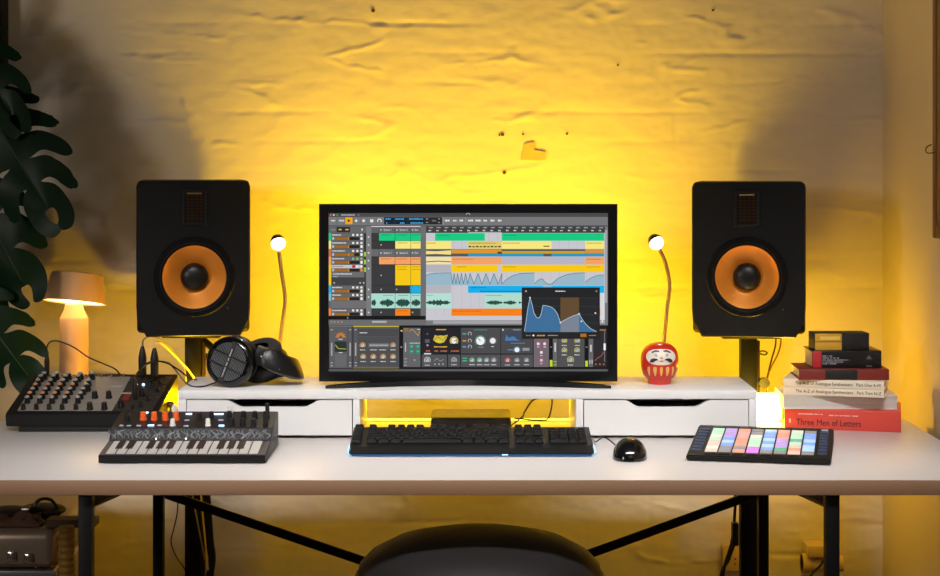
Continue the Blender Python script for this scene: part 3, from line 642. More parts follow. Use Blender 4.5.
def patch(outline, off, m, name, par, n=1):
    # a thin painted patch following the doll's front, outline in (x px, height px)
    mb = MB(); cx_ = sum(p[0] for p in outline)/len(outline); cz = sum(p[1] for p in outline)/len(outline)
    def on(x, z, o):
        r = dr_r(z)*1.0; r = max(r, abs(x)+.01); return Vector((b0.x+x*k, b0.y-(math.sqrt(max(0, r*r-x*x)))*k-o, b0.z+z*k))
    tm = bmesh.new(); rings = []
    for j in range(6):
        f = j/5; rings.append([tm.verts.new(on(cx_+(x-cx_)*f, cz+(z-cz)*f, off)) for x, z in outline] if j else [tm.verts.new(on(cx_, cz, off))])
    edge = [tm.verts.new(on(x, z, -.0006)) for x, z in outline]; rings.append(edge)
    n_ = len(outline)
    for a, b in zip(rings[:-1], rings[1:]):
        for i in range(n_):
            if len(a) == 1: tm.faces.new([a[0], b[i], b[(i+1) % n_]])
            else: tm.faces.new([a[i], b[i], b[(i+1) % n_], a[(i+1) % n_]])
    bmesh.ops.recalc_face_normals(tm, faces=tm.faces); mb.merge(tm, None, True)
    return t.part(name, mb, m, par)
fm_ = mat('face_white', (240, 230, 214), .4, var=.03)
out = [(14.6*math.copysign(abs(math.cos(a))**.7, math.cos(a)), 28.2+(8.0*math.sin(a) if math.sin(a) > 0 else 7.6*math.sin(a))) for a in [2*PI*i/28 for i in range(28)]]
fc = patch(out, .0016, fm_, 'face', bo)
ink = mat('ink', (40, 34, 36), .5)
for s in (-1, 1):
    patch([(s*x, z) for x, z in ((11.5, 23.2), (8.5, 23), (5.5, 25), (3, 25.6), (4.8, 27), (8, 27.2), (10.5, 26))], .0026, ink, 'moustache', fc)
    patch([(s*x, z) for x, z in ((9.5, 33.2), (5.5, 35.2), (1.8, 34.6), (2.4, 33.6), (5.8, 33.8), (9, 32.2))], .0026, ink, 'eyebrow', fc)
    patch([(s*5.5+1.5*math.cos(a), 30.4+1.5*math.sin(a)) for a in [2*PI*i/10 for i in range(10)]], .0024, mat('eye_grey', (176, 178, 196), .4), 'eye', fc)
patch([(1.6*math.cos(a), 27.5+1.2*math.sin(a)) for a in [2*PI*i/8 for i in range(8)]], .0024, mat('nose_pink', (214, 150, 130), .5), 'nose', fc)
patch([(-3, 24.6), (0, 24.0), (3, 24.6), (0, 25.4)], .0024, mat('lip_red', (196, 60, 50), .5), 'mouth', fc)
for x, w in ((-12, 1.2), (-6.2, 1.7), (0, 1.5), (6.2, 1.7), (12, 1.2)):
    patch([(x-w, 18), (x-w*.9, 14), (x*.93-w*.3, 9.5), (x*.93+w*.3, 9.5), (x+w*.9, 14), (x+w, 18), (x, 19)], .0012, gold, 'gold_stripe', bo)

# ------------------------------------------------------------------ headphones
c1 = P(230, 361.5, 3.865); c1.z = RZ+.0535; 
t = Thing('headphones', 'black over-ear headphones lying on the left end of the riser', 'headphones', (c1.x, 3.93, RZ))
n1 = Vector((-.26, -.95, .10)).normalized()
def cup(c, n, front):
    k = t.part('ear_cup', MB().lathe([(0, -.030), (.038, -.030), (.047, -.026), (.0525, -.016), (.0535, -.004), (.0525, .004), (.049, .009), (.0435, .0115), (.042, .0095), (.0405, .0080), (0, .0078)], c, c+n, 48), glossb if front else blackp)
    t.part('ear_pad', MB().lathe([(.020, -.050), (.030, -.053), (.041, -.050), (.0465, -.042), (.0455, -.031), (.03, -.029)], c, c+n, 40), mat('velour', (38, 37, 38), .9, bump=.5, bscale=400), k)
    return k
k1 = cup(c1, n1, True)
q = n1.to_track_quat('Z', 'Y').to_matrix()
gr = MB()
for i in range(-11, 12):
    u = i*.0034; h = math.sqrt(max(0, .0400**2-u*u))
    if h > .004:
        a = math.radians(20); d = Vector((math.sin(a), math.cos(a), 0)); e = Vector((math.cos(a), -math.sin(a), 0))
        gr.tube([c1+q@(e*u-d*h+Vector((0, 0, .0098))), c1+q@(e*u+d*h+Vector((0, 0, .0098)))], .0011, 5, sm=False)
t.part('grille', gr, mat('grille_grey', (124, 126, 130), .45, .5), k1)
rb = MB()
for a, w in ((math.radians(20), .0055),):
    d = Vector((math.sin(a), math.cos(a), 0)); e = Vector((math.cos(a), -math.sin(a), 0)); pts = []
    for u, v in ((-w, -.043), (w, -.043), (w, .043), (-w, .043)): pts.append(e*u+d*v)
    z0_, z1_ = Vector((0, 0, .0085)), Vector((0, 0, .0125)); lo = [c1+q@(p+z0_) for p in pts]; hi = [c1+q@(p+z1_) for p in pts]
    rb.quad(hi); rb.quad(lo[::-1])
    for i in range(4): rb.quad([lo[i], lo[(i+1) % 4], hi[(i+1) % 4], hi[i]])
t.part('centre_bar', rb, blackp, k1)
a = math.radians(20); Mt = Matrix.Translation(c1) @ q.to_4x4() @ Matrix.Translation((0, 0, .0128)) @ Matrix.Rotation(PI/2-a+0, 4, 'Z')
# letters read upwards along the bar; illegible in the photograph, kept as small raised strokes
lt = MB(); rd = random.Random(4); u = -.034
while u < .026:
    w = .0012+.0014*rd.random(); lt.box(u, u+w, -.0015*(.7+.3*rd.random()), .0015, 0, .0004, M=Mt); u += w+.0008+(0.003 if rd.random() > .85 else 0)
t.part('lettering', lt, mat('pale_print', (190, 192, 196), .5), k1)
rbs = MB()
for a in (math.radians(-8), math.radians(-8)+.0):
    for off in (.0125, -.0125):
        d = Vector((math.cos(a), math.sin(a)-.25, 0)).normalized(); e = Vector((-d.y, d.x, 0)); h = math.sqrt(.041**2-off*off)
        rbs.tube([c1+q@(e*off-d*h+Vector((0, 0, .0112))), c1+q@(e*off+d*h+Vector((0, 0, .0112)))], .0018, 6, sm=False)
t.part('grille_rib', rbs, blackp, k1)
c2 = Vector((c1.x+.064, 3.962, RZ+.031)); n2 = Vector((.22, .40, -.89)).normalized()
k2 = cup(c2, n2, False)
# yokes and headband, a U lying on its side
ypt = [c1+Vector((.004, .012, .050)), c1+Vector((.030, .006, .044)), c1+Vector((.046, .006, .030)), c1+Vector((.056, .010, .018))]
t.part('yoke', MB().tube(ypt, .0062, 8), blackp)
t.part('yoke', MB().tube([c2+Vector((-.045, 0, .0)), c2+Vector((.0, -.045, .008)), c2+Vector((.050, -.002, .010))], .006, 8), blackp)
A_ = c1+Vector((.060, .012, .008)); path = [Vector((-.458, 3.878, .917)), Vector((-.428, 3.868, .905)), Vector((-.394, 3.876, .888)), Vector((-.370, 3.905, .877)), Vector((-.370, 3.945, .872)), Vector((-.392, 3.975, .871)), c2+Vector((.045, 0, .012))]
pts = catmull(path, 10)
def band(m, wv, th, z_off, i0, i1, name, tilt=.35):
    tm = bmesh.new(); rows = []
    for i in range(i0, i1+1):
        p = pts[i]; d = (pts[min(i+1, len(pts)-1)]-pts[max(0, i-1)]).normalized(); up = Vector((0, 0, 1)); o_ = d.cross(up).normalized(); up = o_.cross(d).normalized()
        up = (up - o_*tilt).normalized(); nn = d.cross(up).normalized(); e = min(1, min(i-i0, i1-i)/6+.6)
        rr = []
        for a in range(12):
            an = 2*PI*a/12; cc, ss = math.cos(an), math.sin(an); rr.append(tm.verts.new(p+up*(wv*e*math.copysign(abs(cc)**.5, cc)+z_off)+nn*(th*math.copysign(abs(ss)**.7, ss))))
        rows.append(rr)
    for a, b in zip(rows[:-1], rows[1:]):
        for k in range(12): tm.faces.new([a[k], a[(k+1) % 12], b[(k+1) % 12], b[k]])
    tm.faces.new(rows[0][::-1]); tm.faces.new(rows[-1]); bmesh.ops.recalc_face_normals(tm, faces=tm.faces)
    mb = MB(); mb.merge(tm, None, True); return t.part(name, mb, m)
hb = band(mat('leatherette', (17, 17, 19), .34, bump=.2, bscale=250, var=.1), .0235, .0080, 0, 8, len(pts)-8, 'headband_pad')
band(glossb, .009, .004, .0, 0, len(pts)-1, 'headband_spring')
t.part('rivet', MB().ball(P(279, 369.5, 3.862), .0026), steel)
t.part('slider_block', MB().box(-.013, .013, -.007, .007, -.019, .019, .003, M=Matrix.Translation(c1+Vector((.064, .008, .012))) @ Matrix.Rotation(.35, 4, 'Y')), blackp)
t.part('cable', MB().tube([c1+Vector((-.03, .0, -.044)), Vector((P(202, 0, 3.85).x, 3.85, RZ+.003)), Vector((P(188, 0, 3.88).x, 3.88, RZ+.004)), Vector((P(172, 366, 3.9).x, 3.9, P(172, 366, 3.9).z)), P(165, 362, 3.95), P(152, 361.5, 3.95), P(143, 366, 3.95), P(137, 375, 3.95)], .0016, 7), cable_m)

# ------------------------------------------------------------------ table lamp, on a bracket shelf behind the mixer
Yl = 4.30; lb = P(74, 0, Yl); kz = Yl/F; lx = lb.x
zb_ = .80
sh = Thing('wall_shelf', 'small dark bracket shelf on the back wall behind the mixer, under the table lamp', 'shelf', (lx, 4.4, zb_-.018))
sh.part('board', MB().box(lx-.075, lx+.085, 4.22, 4.492, zb_-.018, zb_, .002), fm)
sh.part('bracket', MB().box(lx-.01, lx+.01, 4.40, 4.492, zb_-.05, zb_-.018, .001), blackm)
lam = mat('lamp_orange', (240, 186, 130), .42, var=.04)
t = Thing('table_lamp', 'pale orange table lamp with a tilted dome shade, glowing behind the mixer', 'lamp', (lx, Yl, zb_))
zc = EYE-(318-HZ)*kz; zn = EYE-(304-HZ)*kz
t.part('body', MB().lathe([(0, 0), (14*kz, 0), (14.2*kz, .003), (14.2*kz, zc-zb_), (13.6*kz, zc-zb_+.002), (9.5*kz, zn-zb_-.012), (8.6*kz, zn-zb_), (0, zn-zb_)], (lx, Yl, zb_), (lx, Yl, zb_+1), 40), lam)
sc_ = P(74.5, 302.5, Yl); ax = Vector((.075, .16, .985)).normalized()
t.part('shade', MB().lathe([(31.2*kz, 0), (30.6*kz, 0), (24.5*kz, 27*kz), (0, 29*kz), (0, 30*kz), (24.6*kz, 29.0*kz), (25.8*kz, 28*kz), (31.2*kz, .0005)], sc_, sc_+ax, 48), lam)
t.part('diffuser', MB().lathe([(0, -.001), (29.5*kz, -.001), (29.5*kz, .003), (0, .003)], sc_+ax*.004, sc_+ax, 40), mat('lamp_diffuser', (255, 240, 210), .5, emit=(255, 222, 150), estr=5))

# ------------------------------------------------------------------ wedge helpers for the instruments
def plane_of(a, b, c):
    n = (b-a).cross(c-a).normalized()
    if n.z < 0: n = -n
    return a, n
def knob_mesh(r, h, n, cap=True):
    mb = MB(); mb.lathe([(r*1.12, 0), (r*1.12, h*.18), (r, h*.22), (r*.86, h*.94), (r*.78, h), (0, h)], (0, 0, 0), n, 14); return mb
def place_on(name, mb, m, th, parent, pos):
    me_o = th.part(name, mb, m, parent, local=True); me_o.location = th.M.inverted() @ pos; return me_o

# ------------------------------------------------------------------ mixer
t = Thing('mixing_desk', 'black compact audio mixer with rows of knobs at the left end of the desk', 'mixer', (-.81, 3.98, DZ))
fy, by = 3.894, 4.07; fl_, fr_, bl_, br_ = -.985, -.663, -.9665, -.6465
zf, zbk = .784, .847
mb = MB(); tm = bmesh.new()
V = [tm.verts.new(v) for v in ((fl_+.002, fy, DZ+.012), (fr_, fy, DZ+.012), (br_, by, DZ+.012), (bl_, by, DZ+.012), (fl_, fy, zf-.004), (fr_, fy, zf-.004), (fl_+.001, fy+.004, zf), (fr_, fy+.004, zf), (bl_, by, zbk), (br_, by, zbk))]
for q_ in ((0, 1, 5, 4), (4, 5, 7, 6), (6, 7, 9, 8), (1, 2, 9, 7, 5), (0, 4, 6, 8, 3), (3, 8, 9, 2), (0, 3, 2, 1)): tm.faces.new([V[i] for i in q_])
bmesh.ops.recalc_face_normals(tm, faces=tm.faces); bmesh.ops.bevel(tm, geom=list(tm.edges), offset=.0015, segments=2, affect='EDGES'); mb.merge(tm)
bodym = mat('mixer_body', (18, 17, 18), .5, spec=.25, bump=.1, bscale=500, var=.1)
t.part('body', mb, bodym)
t.part('base', MB().box(fl_+.028, fr_-.02, fy+.004, by-.01, DZ, DZ+.013, .001), rubber)
pa, pn = plane_of(Vector((fl_, fy+.004, zf)), Vector((fr_, fy+.004, zf)), Vector((bl_, by, zbk)))
def pl(x, y, off=.0): return hit(x, y, pa, pn)+pn*off
def slab(pts, h0, h1, fn=pl):
    mb = MB(); tm = bmesh.new(); A = [tm.verts.new(fn(x, y, h0)) for x, y in pts]; B = [tm.verts.new(fn(x, y, h1)) for x, y in pts]
    tm.faces.new(B); tm.faces.new(A[::-1]); n = len(pts)
    for i in range(n): tm.faces.new([A[i], A[(i+1) % n], B[(i+1) % n], B[i]])
    bmesh.ops.recalc_face_normals(tm, faces=tm.faces); mb.merge(tm); return mb
pan = t.part('metal_panel', slab([(17, 411), (38, 377), (131, 377), (112, 411)], -.001, .0008), mat('silver_panel', (160, 152, 143), .30, .35, var=.12, vscale=6, bump=.06))
t.part('dark_panel', slab([(112.5, 411), (131.5, 377), (172, 377), (152, 411)], -.001, .0008), mat('dark_panel', (62, 56, 54), .35, .4, var=.15))
t.part('side_cheek', slab([(6.5, 414), (33.5, 374.5), (37.5, 374.5), (15, 414)], -.001, .003), bodym)
kn1 = knob_mesh(.0060, .0145, pn); kn1 = obj('knob', kn1, blackp); kn1_used = [False]
caps = {}
def add_knob(pos, capm, proto_r=.0043, s=1.):
    if not kn1_used[0]: o = kn1; kn1_used[0] = True
    else: o = kn1.copy(); C.objects.link(o)
    o.parent = t.o; o.location = t.M.inverted() @ pos; o.scale = (s, s, s)
    if capm:
        key = capm.name
        if key not in caps:
            c = obj('knob_cap', MB().lathe([(.0052, .0142), (.0050, .0158), (.0044, .0162), (0, .0162)], (0, 0, 0), pn, 12), capm); caps[key] = c; cc = c
        else: cc = caps[key].copy(); C.objects.link(cc)
        cc.parent = o
capw = mat('cap_white', (166, 160, 152), .4); capo = mat('cap_peach', (214, 140, 96), .4); capb = mat('cap_grey_blue', (130, 136, 150), .4)
for ci, (bx_, n) in enumerate(((27.5, 6), (40, 6), (52.3, 6), (64.8, 6), (78, 5))):
    for r in range(n):
        add_knob(pl(bx_+r*2.75, 403-r*4.3), (capo if r in (1, 3) else capw) if ci < 4 else capw)
for x in (23.5, 36.5, 49.3, 62.2, 76): add_knob(pl(x, 409.3), None, s=.85)
for x in (44.5, 56.7, 68.8, 80.8, 92.5): add_knob(pl(x, 379.2), capw, s=1.05)
for x, y in ((95, 398), (109, 398), (90, 409.3), (104.5, 409.3), (88, 391), (142.5, 396), (121, 407)): add_knob(pl(x, y), None, s=1.1)
for x, y, s_k in ((150, 383, .8), (160, 383.5, .8), (158, 392, .8), (149, 401, .8), (141, 407, .8), (133, 409, .7)): add_knob(pl(x, y), None, s=s_k)
for x, y in ((146, 378.6), (153, 378.6), (160, 378.6), (167, 378.6), (131, 381), (152, 391), (164, 387), (146, 399.5), (157, 398)): p = pl(x, y); t.part('patch_socket', MB().lathe([(.0025, .0), (.0046, .0), (.0046, .0025), (.0025, .0025)], p, p+pn, 12), steel)
jk = MB()
for x in (50, 62, 74, 86, 100, 110, 122): p = pl(x, 376.6); t.part('jack_socket', MB().lathe([(.0028, .0), (.0055, .0), (.0055, .003), (.0028, .003)], p, p+pn, 12), chrome)
t.part('red_button', slab([(121.5, 402), (125, 396), (131, 396), (128, 402)], 0, .004), mat('button_red', (120, 32, 34), .4))
t.part('printed_line', slab([(111, 387.2), (111.8, 385.8), (123, 385.8), (122.2, 387.2)], .0005, .0012), capw)
t.part('printed_line', slab([(120, 394.2), (120.7, 393), (132, 393), (131.3, 394.2)], .0005, .0012), capw)
t.part('printed_line', slab([(93, 402.4), (93.3, 401.8), (106, 401.8), (105.7, 402.4)], .0005, .0012), capw)
bluel = mat('blue_led', (150, 200, 255), .4, emit=(150, 205, 255), estr=3.0)
p = pl(143.5, 385.5); t.part('blue_light', MB().ball(p+pn*.002, .0032), bluel)
p = pl(137, 385); t.part('small_light', MB().ball(p+pn*.001, .0018), bluel)
# plugs and cables in the mixer
def plug(name, label, px, ytop, ybot, Y, r, path, cr=.0017, grp=None, m=cable_m):
    a = P(px, ybot, Y); b = P(px, ytop, Y)
    pt = Thing(name, label, 'cable', a, 0, grp)
    H = b.z-a.z
    pt.part('plug_body', MB().lathe([(0, 0), (r*.85, 0), (r*1.08, .004), (r*1.15, H*.62), (r*.8, H*.85), (cr*1.5, H), (0, H)], a, b, 16), blackp)
    pt.part('cord', MB().tube([b-Vector((0, 0, .003))]+path, cr, 8), m)
    return pt
plug('audio_cable', 'black audio lead whose plug stands in the far left of the mixer', 47, 353, 375.5, 4.05, .0052,
     [P(47, 347, 4.05), P(51, 341.5, 4.05), P(60, 341.5, 4.05), P(75, 348, 4.04), P(88, 357, 4.03), P(104, 364, 4.03), P(115, 369, 4.03), P(120, 374.5, 4.02)], .0017)
grey_c = mat('grey_cable', (112, 108, 100), .4); ywc = mat('pale_cable', (214, 190, 120), .4)
plug('audio_cable', 'audio lead with fat black plug, left one of the pair at the mixer back', 142.5, 346, 376, 4.045, .0080,
     [P(143, 341, 4.05), P(147, 337.5, 4.06), P(153, 337, 4.08), P(162, 340, 4.11), P(172, 349, 4.14), P(182, 362, 4.15), P(186, 380, 4.15), P(186, 420, 4.15), P(190, 480, 4.15), P(205, 560, 4.12)], .0019, m=grey_c)
plug('audio_cable', 'pale audio lead with fat black plug, right one of the pair at the mixer back', 154.5, 348, 377, 4.03, .0080,
     [P(155, 344.5, 4.035), P(159, 342.5, 4.04), P(166, 347, 4.08), P(178, 359, 4.11), P(190, 372, 4.125), P(197, 386, 4.13), P(200, 420, 4.13), P(200, 480, 4.13), P(208, 570, 4.11)], .0022, m=ywc)
plug('audio_cable', 'black patch lead standing upright in the mixer beside the blue light', 135.2, 379, 399.5, pl(135.2, 399.5).y, .0048,
     [P(135.5, 376, 3.98), P(138, 372, 4.0), P(146, 365, 4.01), P(156, 361.5, 4.01), P(166, 363, 4.0), P(176, 368, 3.98), P(190, 378.3, 3.95), P(197, 380, 3.94)], .0015)

# ------------------------------------------------------------------ small synthesizer
t = Thing('synthesizer', 'small black synthesizer with flat metal keys and orange knobs, left front on the desk', 'synthesizer', (-.545, 3.48, DZ))
sl, sr = -.7035, -.3875
fz0, fz1 = DZ+.002, .7605
prof_ = [(3.480, fz0), (3.478, fz1), (3.580, .7735), (3.600, .7945), (3.712, .8120), (3.716, .806), (3.716, fz0)]
t.part('body', MB().prism(prof_, sl, sr, 'x', .0008), mat('synth_body', (14, 13, 14), .45, spec=.25, var=.12, bump=.06, bscale=400))
ppa, ppn = plane_of(Vector((sl, 3.600, .7945)), Vector((sr, 3.600, .7945)), Vector((sl, 3.712, .8120)))
ska, skn = plane_of(Vector((sl, 3.478, fz1)), Vector((sr, 3.478, fz1)), Vector((sl, 3.58, .7735)))
ssa, ssn = plane_of(Vector((sl, 3.580, .7735)), Vector((sr, 3.580, .7735)), Vector((sl, 3.60, .7945)))
def sp(x, v, o=0.): # panel, x 0..1, v 0..1 front->back
    return Vector((sl+(sr-sl)*x, 3.600+.112*v, .7945+.0175*v))+ppn*o
def sk(x, v, o=0.): return Vector((sl+(sr-sl)*x, 3.478+.102*v, fz1+(.7735-fz1)*v))+skn*o
def ss(x, v, o=0.): return Vector((sl+(sr-sl)*x, 3.580+.020*v, .7735+.021*v))+ssn*o
def slabf(fn, pts, h0, h1):
    mb = MB(); tm = bmesh.new(); A = [tm.verts.new(fn(x, y, h0)) for x, y in pts]; B = [tm.verts.new(fn(x, y, h1)) for x, y in pts]
    tm.faces.new(B); tm.faces.new(A[::-1]); n = len(pts)
    for i in range(n): tm.faces.new([A[i], A[(i+1) % n], B[(i+1) % n], B[i]])
    bmesh.ops.recalc_face_normals(tm, faces=tm.faces); mb.merge(tm); return mb
t.part('face_plate', slabf(sp, [(.004, .01), (.996, .01), (.996, .99), (.004, .99)], -.0005, .0006), mat('face_plate', (40, 39, 41), .35, .5, var=.15, vscale=20))
# patterned strip
ps = t.part('pattern_strip', slabf(ss, [(.004, .02), (.996, .02), (.996, .98), (.004, .98)], -.0005, .0005), mat('strip_black', (16, 16, 17), .4))
rd = random.Random(12); pt_ = MB(); S_ = []
for i in range(64):
    x = .012+.0152*i+.008*rd.random(); pth = [ss(x+.016*rd.uniform(-1, 1), .12, .0007), ss(x+.022*rd.uniform(-1, 1), .4, .0007), ss(x+.03*rd.uniform(-1, 1), .62, .0007), ss(x+.026*rd.uniform(-1, 1), .9, .0007)]
    pt_.tube(pth, (lambda w_: (lambda q_: .0004+w_*math.sin(PI*q_)))(.0005+.0016*rd.random()), 4, 5)
t.part('pattern_print', pt_, mat('pattern_grey', (88, 88, 92), .5), ps)
for x in (.29, .475): p = ss(x, .12, .001); t.part('small_light', MB().ball(p, .0016), mat('white_led', (255, 255, 255), .4, emit=(225, 235, 255), estr=2.5))
# key plate
t.part('key_plate', slabf(sk, [(.003, .03), (.997, .03), (.997, .97), (.003, .97)], -.0005, .0005), mat('key_plate', (70, 68, 68), .5))
kw = mat('key_silver', (204, 200, 196), .38, .35, var=.05); kb = mat('key_dark', (46, 36, 32), .4)
n_w = 15; x0_ = .035; wd = (1-.045-x0_)/n_w
for i in range(n_w):
    a = x0_+i*wd; t.part('key', slabf(sk, [(a+wd*.07, .08), (a+wd*.93, .08), (a+wd*.93, .92), (a+wd*.07, .92)], 0, .0012), kw)
for i in range(n_w-1):
    if i % 7 in (0, 1, 3, 4, 5):
        a = x0_+(i+1)*wd; t.part('black_key', slabf(sk, [(a-wd*.34, .40), (a+wd*.34, .40), (a+wd*.34, .97), (a-wd*.34, .97)], .0005, .0022), kb)
kp = {}
def skn_(pos, m, r, h):
    key = (m.name, r, h)
    if key not in kp: o = obj('knob', knob_mesh(r, h, ppn), m); kp[key] = o
    else: o = kp[key].copy(); C.objects.link(o)
    o.parent = t.o; o.location = t.M.inverted() @ pos; return o
def spx(x, y): return hit(x, y, ppa, ppn)
for x in (143.3, 154.3, 165.3, 176): skn_(spx(x, 420), orange_cap, .0064, .0165)
for x, y in ((174.5, 412), (172.7, 426), (208, 426), (230, 413.3)): skn_(spx(x, y), white_cap, .0052, .0150)
for x, y in ((127.5, 420.5), (199.5, 420), (211.5, 419), (229.5, 418.5), (243.5, 418.5), (232, 425.5), (243, 425.5), (253.5, 426), (255, 418.5)): skn_(spx(x, y), blackp, .0056, .015)
for x, y, o_ in ((267.5, 418, 1), (265.5, 432, 1)):
    skn_(spx(x, min(y, 426)), blackp, .0046, .030)
li = mat('key_light', (190, 220, 255), .4, emit=(170, 210, 255), estr=2.2)
lo_ = mat('key_light_dim', (150, 160, 180), .4)
def btn(x, y, w, m):
    p = spx(x, y); t.part('button', MB().box(p.x-w/2, p.x+w/2, p.y-.004, p.y+.004, p.z-.001, p.z+.002, .0008), m)
for x, y, w, m in ((121.5, 426, .009, lo_), (129, 426, .009, lo_), (139, 426, .009, lo_), (151, 425.8, .012, li), (160, 425.6, .010, lo_), (189, 414.3, .012, li), (187, 420.5, .010, lo_), (186, 426.3, .010, lo_), (218, 414.5, .022, li), (221, 420.3, .010, lo_), (221.5, 426, .011, li), (147, 413, .006, li)): btn(x, y, w, m)

# ------------------------------------------------------------------ keyboard
t = Thing('computer_keyboard', 'black full-size keyboard with a blue-lit front edge, in front of the riser', 'keyboard', (.003, 3.64, DZ))
kx0, kx1 = -.2415, .2475
kp_ = [(3.566, DZ+.004), (3.564, DZ+.0075), (3.606, DZ+.0175), (3.612, DZ+.0175), (3.738, DZ+.033), (3.742, DZ+.03), (3.742, DZ+.002), (3.60, DZ+.002)]
tm = bmesh.new(); cols = []
for x, f in ((kx0+.006, 0), (kx0+.010, 1), (kx1-.010, 1), (kx1-.006, 0)):
    cols.append([tm.verts.new((x, y+(0.010 if (not f and y < 3.6) else 0), z)) for y, z in kp_])
for a, b in zip(cols[:-1], cols[1:]):
    for i in range(len(kp_)): tm.faces.new([a[i], b[i], b[(i+1) % len(kp_)], a[(i+1) % len(kp_)]])
tm.faces.new(cols[0][::-1]); tm.faces.new(cols[-1]); bmesh.ops.recalc_face_normals(tm, faces=tm.faces)
mb = MB(); mb.merge(tm); t.part('case', mb, mat('keyboard_case', (12, 11, 11), .45, spec=.2, var=.1, bump=.1, bscale=600))
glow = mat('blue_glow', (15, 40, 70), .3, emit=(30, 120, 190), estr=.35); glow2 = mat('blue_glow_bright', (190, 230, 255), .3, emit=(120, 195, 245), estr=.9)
t.part('light_strip', MB().box(kx0+.012, kx1-.012, 3.5645, 3.569, DZ+.0012, DZ+.0045, .0006), glow)
for s, x in ((1, kx0), (-1, kx1)):
    mb = MB(); tm = bmesh.new()
    q_ = [(x, 3.598, DZ+.003), (x+s*.010, 3.568, DZ+.0015), (x+s*.010, 3.568, DZ+.0065), (x+s*.005, 3.608, DZ+.019), (x+s*.009, 3.614, DZ+.004)]
    vs = [tm.verts.new(v) for v in q_]; bmesh.ops.convex_hull(tm, input=vs); mb.merge(tm); t.part('corner_light', mb, glow2)
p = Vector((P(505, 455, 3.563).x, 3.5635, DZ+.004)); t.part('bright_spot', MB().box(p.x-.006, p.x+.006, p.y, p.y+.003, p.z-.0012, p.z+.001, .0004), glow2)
keym = mat('keycap', (7, 7, 8), .6, spec=.15, var=.12); keym2 = mat('keycap_blue', (40, 48, 66), .5)
U = .0190; rows_y = [3.617+i*.0190 for i in range(5)]+[3.617+5*.0190+.006]   # row 0 = space row
def ztop(y): return DZ+.0175+(y-3.612)*(.0155/.126)
keys = []; 
def rowk(r, x, ws):
    for w in ws:
        if w > 0: keys.append((x, w, r))
        x += abs(w)*U
mx0 = -.2060
rowk(0, mx0, [1.25, 1.25, 1.25, 6.25, 1.25, 1.25, 1.25, 1.25]); rowk(1, mx0, [2.25]+[1]*10+[2.75]); rowk(2, mx0, [1.75]+[1]*11+[2.25]); rowk(3, mx0, [1.5]+[1]*12+[1.5]); rowk(4, mx0, [1]*13+[2]); rowk(5, mx0, [1, -1, 1, 1, 1, 1, -.5, 1, 1, 1, 1, -.5, 1, 1, 1, 1])
nx0 = .0885; rowk(0, nx0, [1, 1, 1]); rowk(1, nx0+U, [1]); rowk(3, nx0, [1]*3); rowk(4, nx0, [1]*3); rowk(5, nx0, [1]*3)
px0 = .1560; rowk(0, px0, [2, 1, 1]); rowk(1, px0, [1]*4); rowk(2, px0, [1, 1, 1, 1]); rowk(3, px0, [1]*4); rowk(4, px0, [1]*4)
rowk(0, -.2345, [1.1]); rowk(1, -.2345, [1.1]); rowk(2, -.2345, [1.1]); rowk(3, -.2345, [1.1]); rowk(4, -.2345, [1.1]); rowk(5, -.2345, [1.1])
keys.sort(key=lambda k: -k[1]); rest = MB(); protos = {}
def keymesh(mb, cx, y, w, z):
    tm = bmesh.new(); hw, hd = w*U/2-.0009, .0086; tw, td = hw-.0022, .0062
    lo = [tm.verts.new((cx+a*hw, y+b*hd, z)) for a, b in ((-1, -1), (1, -1), (1, 1), (-1, 1))]; hi = [tm.verts.new((cx+a*tw, y+b*td+.001, z+.0085)) for a, b in ((-1, -1), (1, -1), (1, 1), (-1, 1))]
    tm.faces.new(lo[::-1]); tm.faces.new(hi)
    for i in range(4): tm.faces.new([lo[i], lo[(i+1) % 4], hi[(i+1) % 4], hi[i]])
    bmesh.ops.bevel(tm, geom=list(tm.edges), offset=.0008, segments=1, affect='EDGES'); mb.merge(tm)
for i, (x, w, r) in enumerate(keys):
    y = rows_y[r]+.0095; z = ztop(y)-.001; cx_ = x+w*U/2
    if i < 99:
        if w not in protos: m_ = MB(); keymesh(m_, 0, 0, w, 0); protos[w] = obj('key', m_, keym); o = protos[w]
        else: o = protos[w].copy(); C.objects.link(o)
        o.parent = t.o; o.location = t.M.inverted() @ Vector((cx_, y, z))
    else: keymesh(rest, cx_, y, w, z)
ro = t.part('key_rows', rest, keym); ro['kind'] = 'stuff'
# lead of the keyboard looping behind it
kc = Thing('keyboard_cable', 'black cable looping up behind the keyboard inside the riser gap', 'cable', (.1, 3.9, DZ))
kc.part('cord', MB().tube([Vector((.052, 3.744, DZ+.012)), P(521, 418, 3.80), P(524, 413, 3.82), P(532, 401, 3.85), P(541, 397.2, 3.87), P(549, 396.4, 3.9), P(552, 400, 3.9), P(551, 410, 3.9), P(547, 419.5, 3.9), P(535, 420, 3.9), P(514, 418.5, 3.9)], .0017, 8), cable_m)
# hub box in the gap
t = Thing('computer_box', 'flat square black computer box inside the riser gap behind the keyboard', 'computer', ((471-CX)/460, 3.98, DZ))
xh0, xh1 = P(431, 0, 3.94).x, P(511, 0, 3.94).x
t.part('case', MB().box(xh0, xh1, 3.905, 4.048, DZ+.002, DZ+.029, .006, 3), mat('computer_gloss', (40, 34, 28), .42, .0, var=.1))
t.part('foot_ring', MB().box(xh0+.015, xh1-.015, 3.92, 4.04, DZ, DZ+.003), rubber)

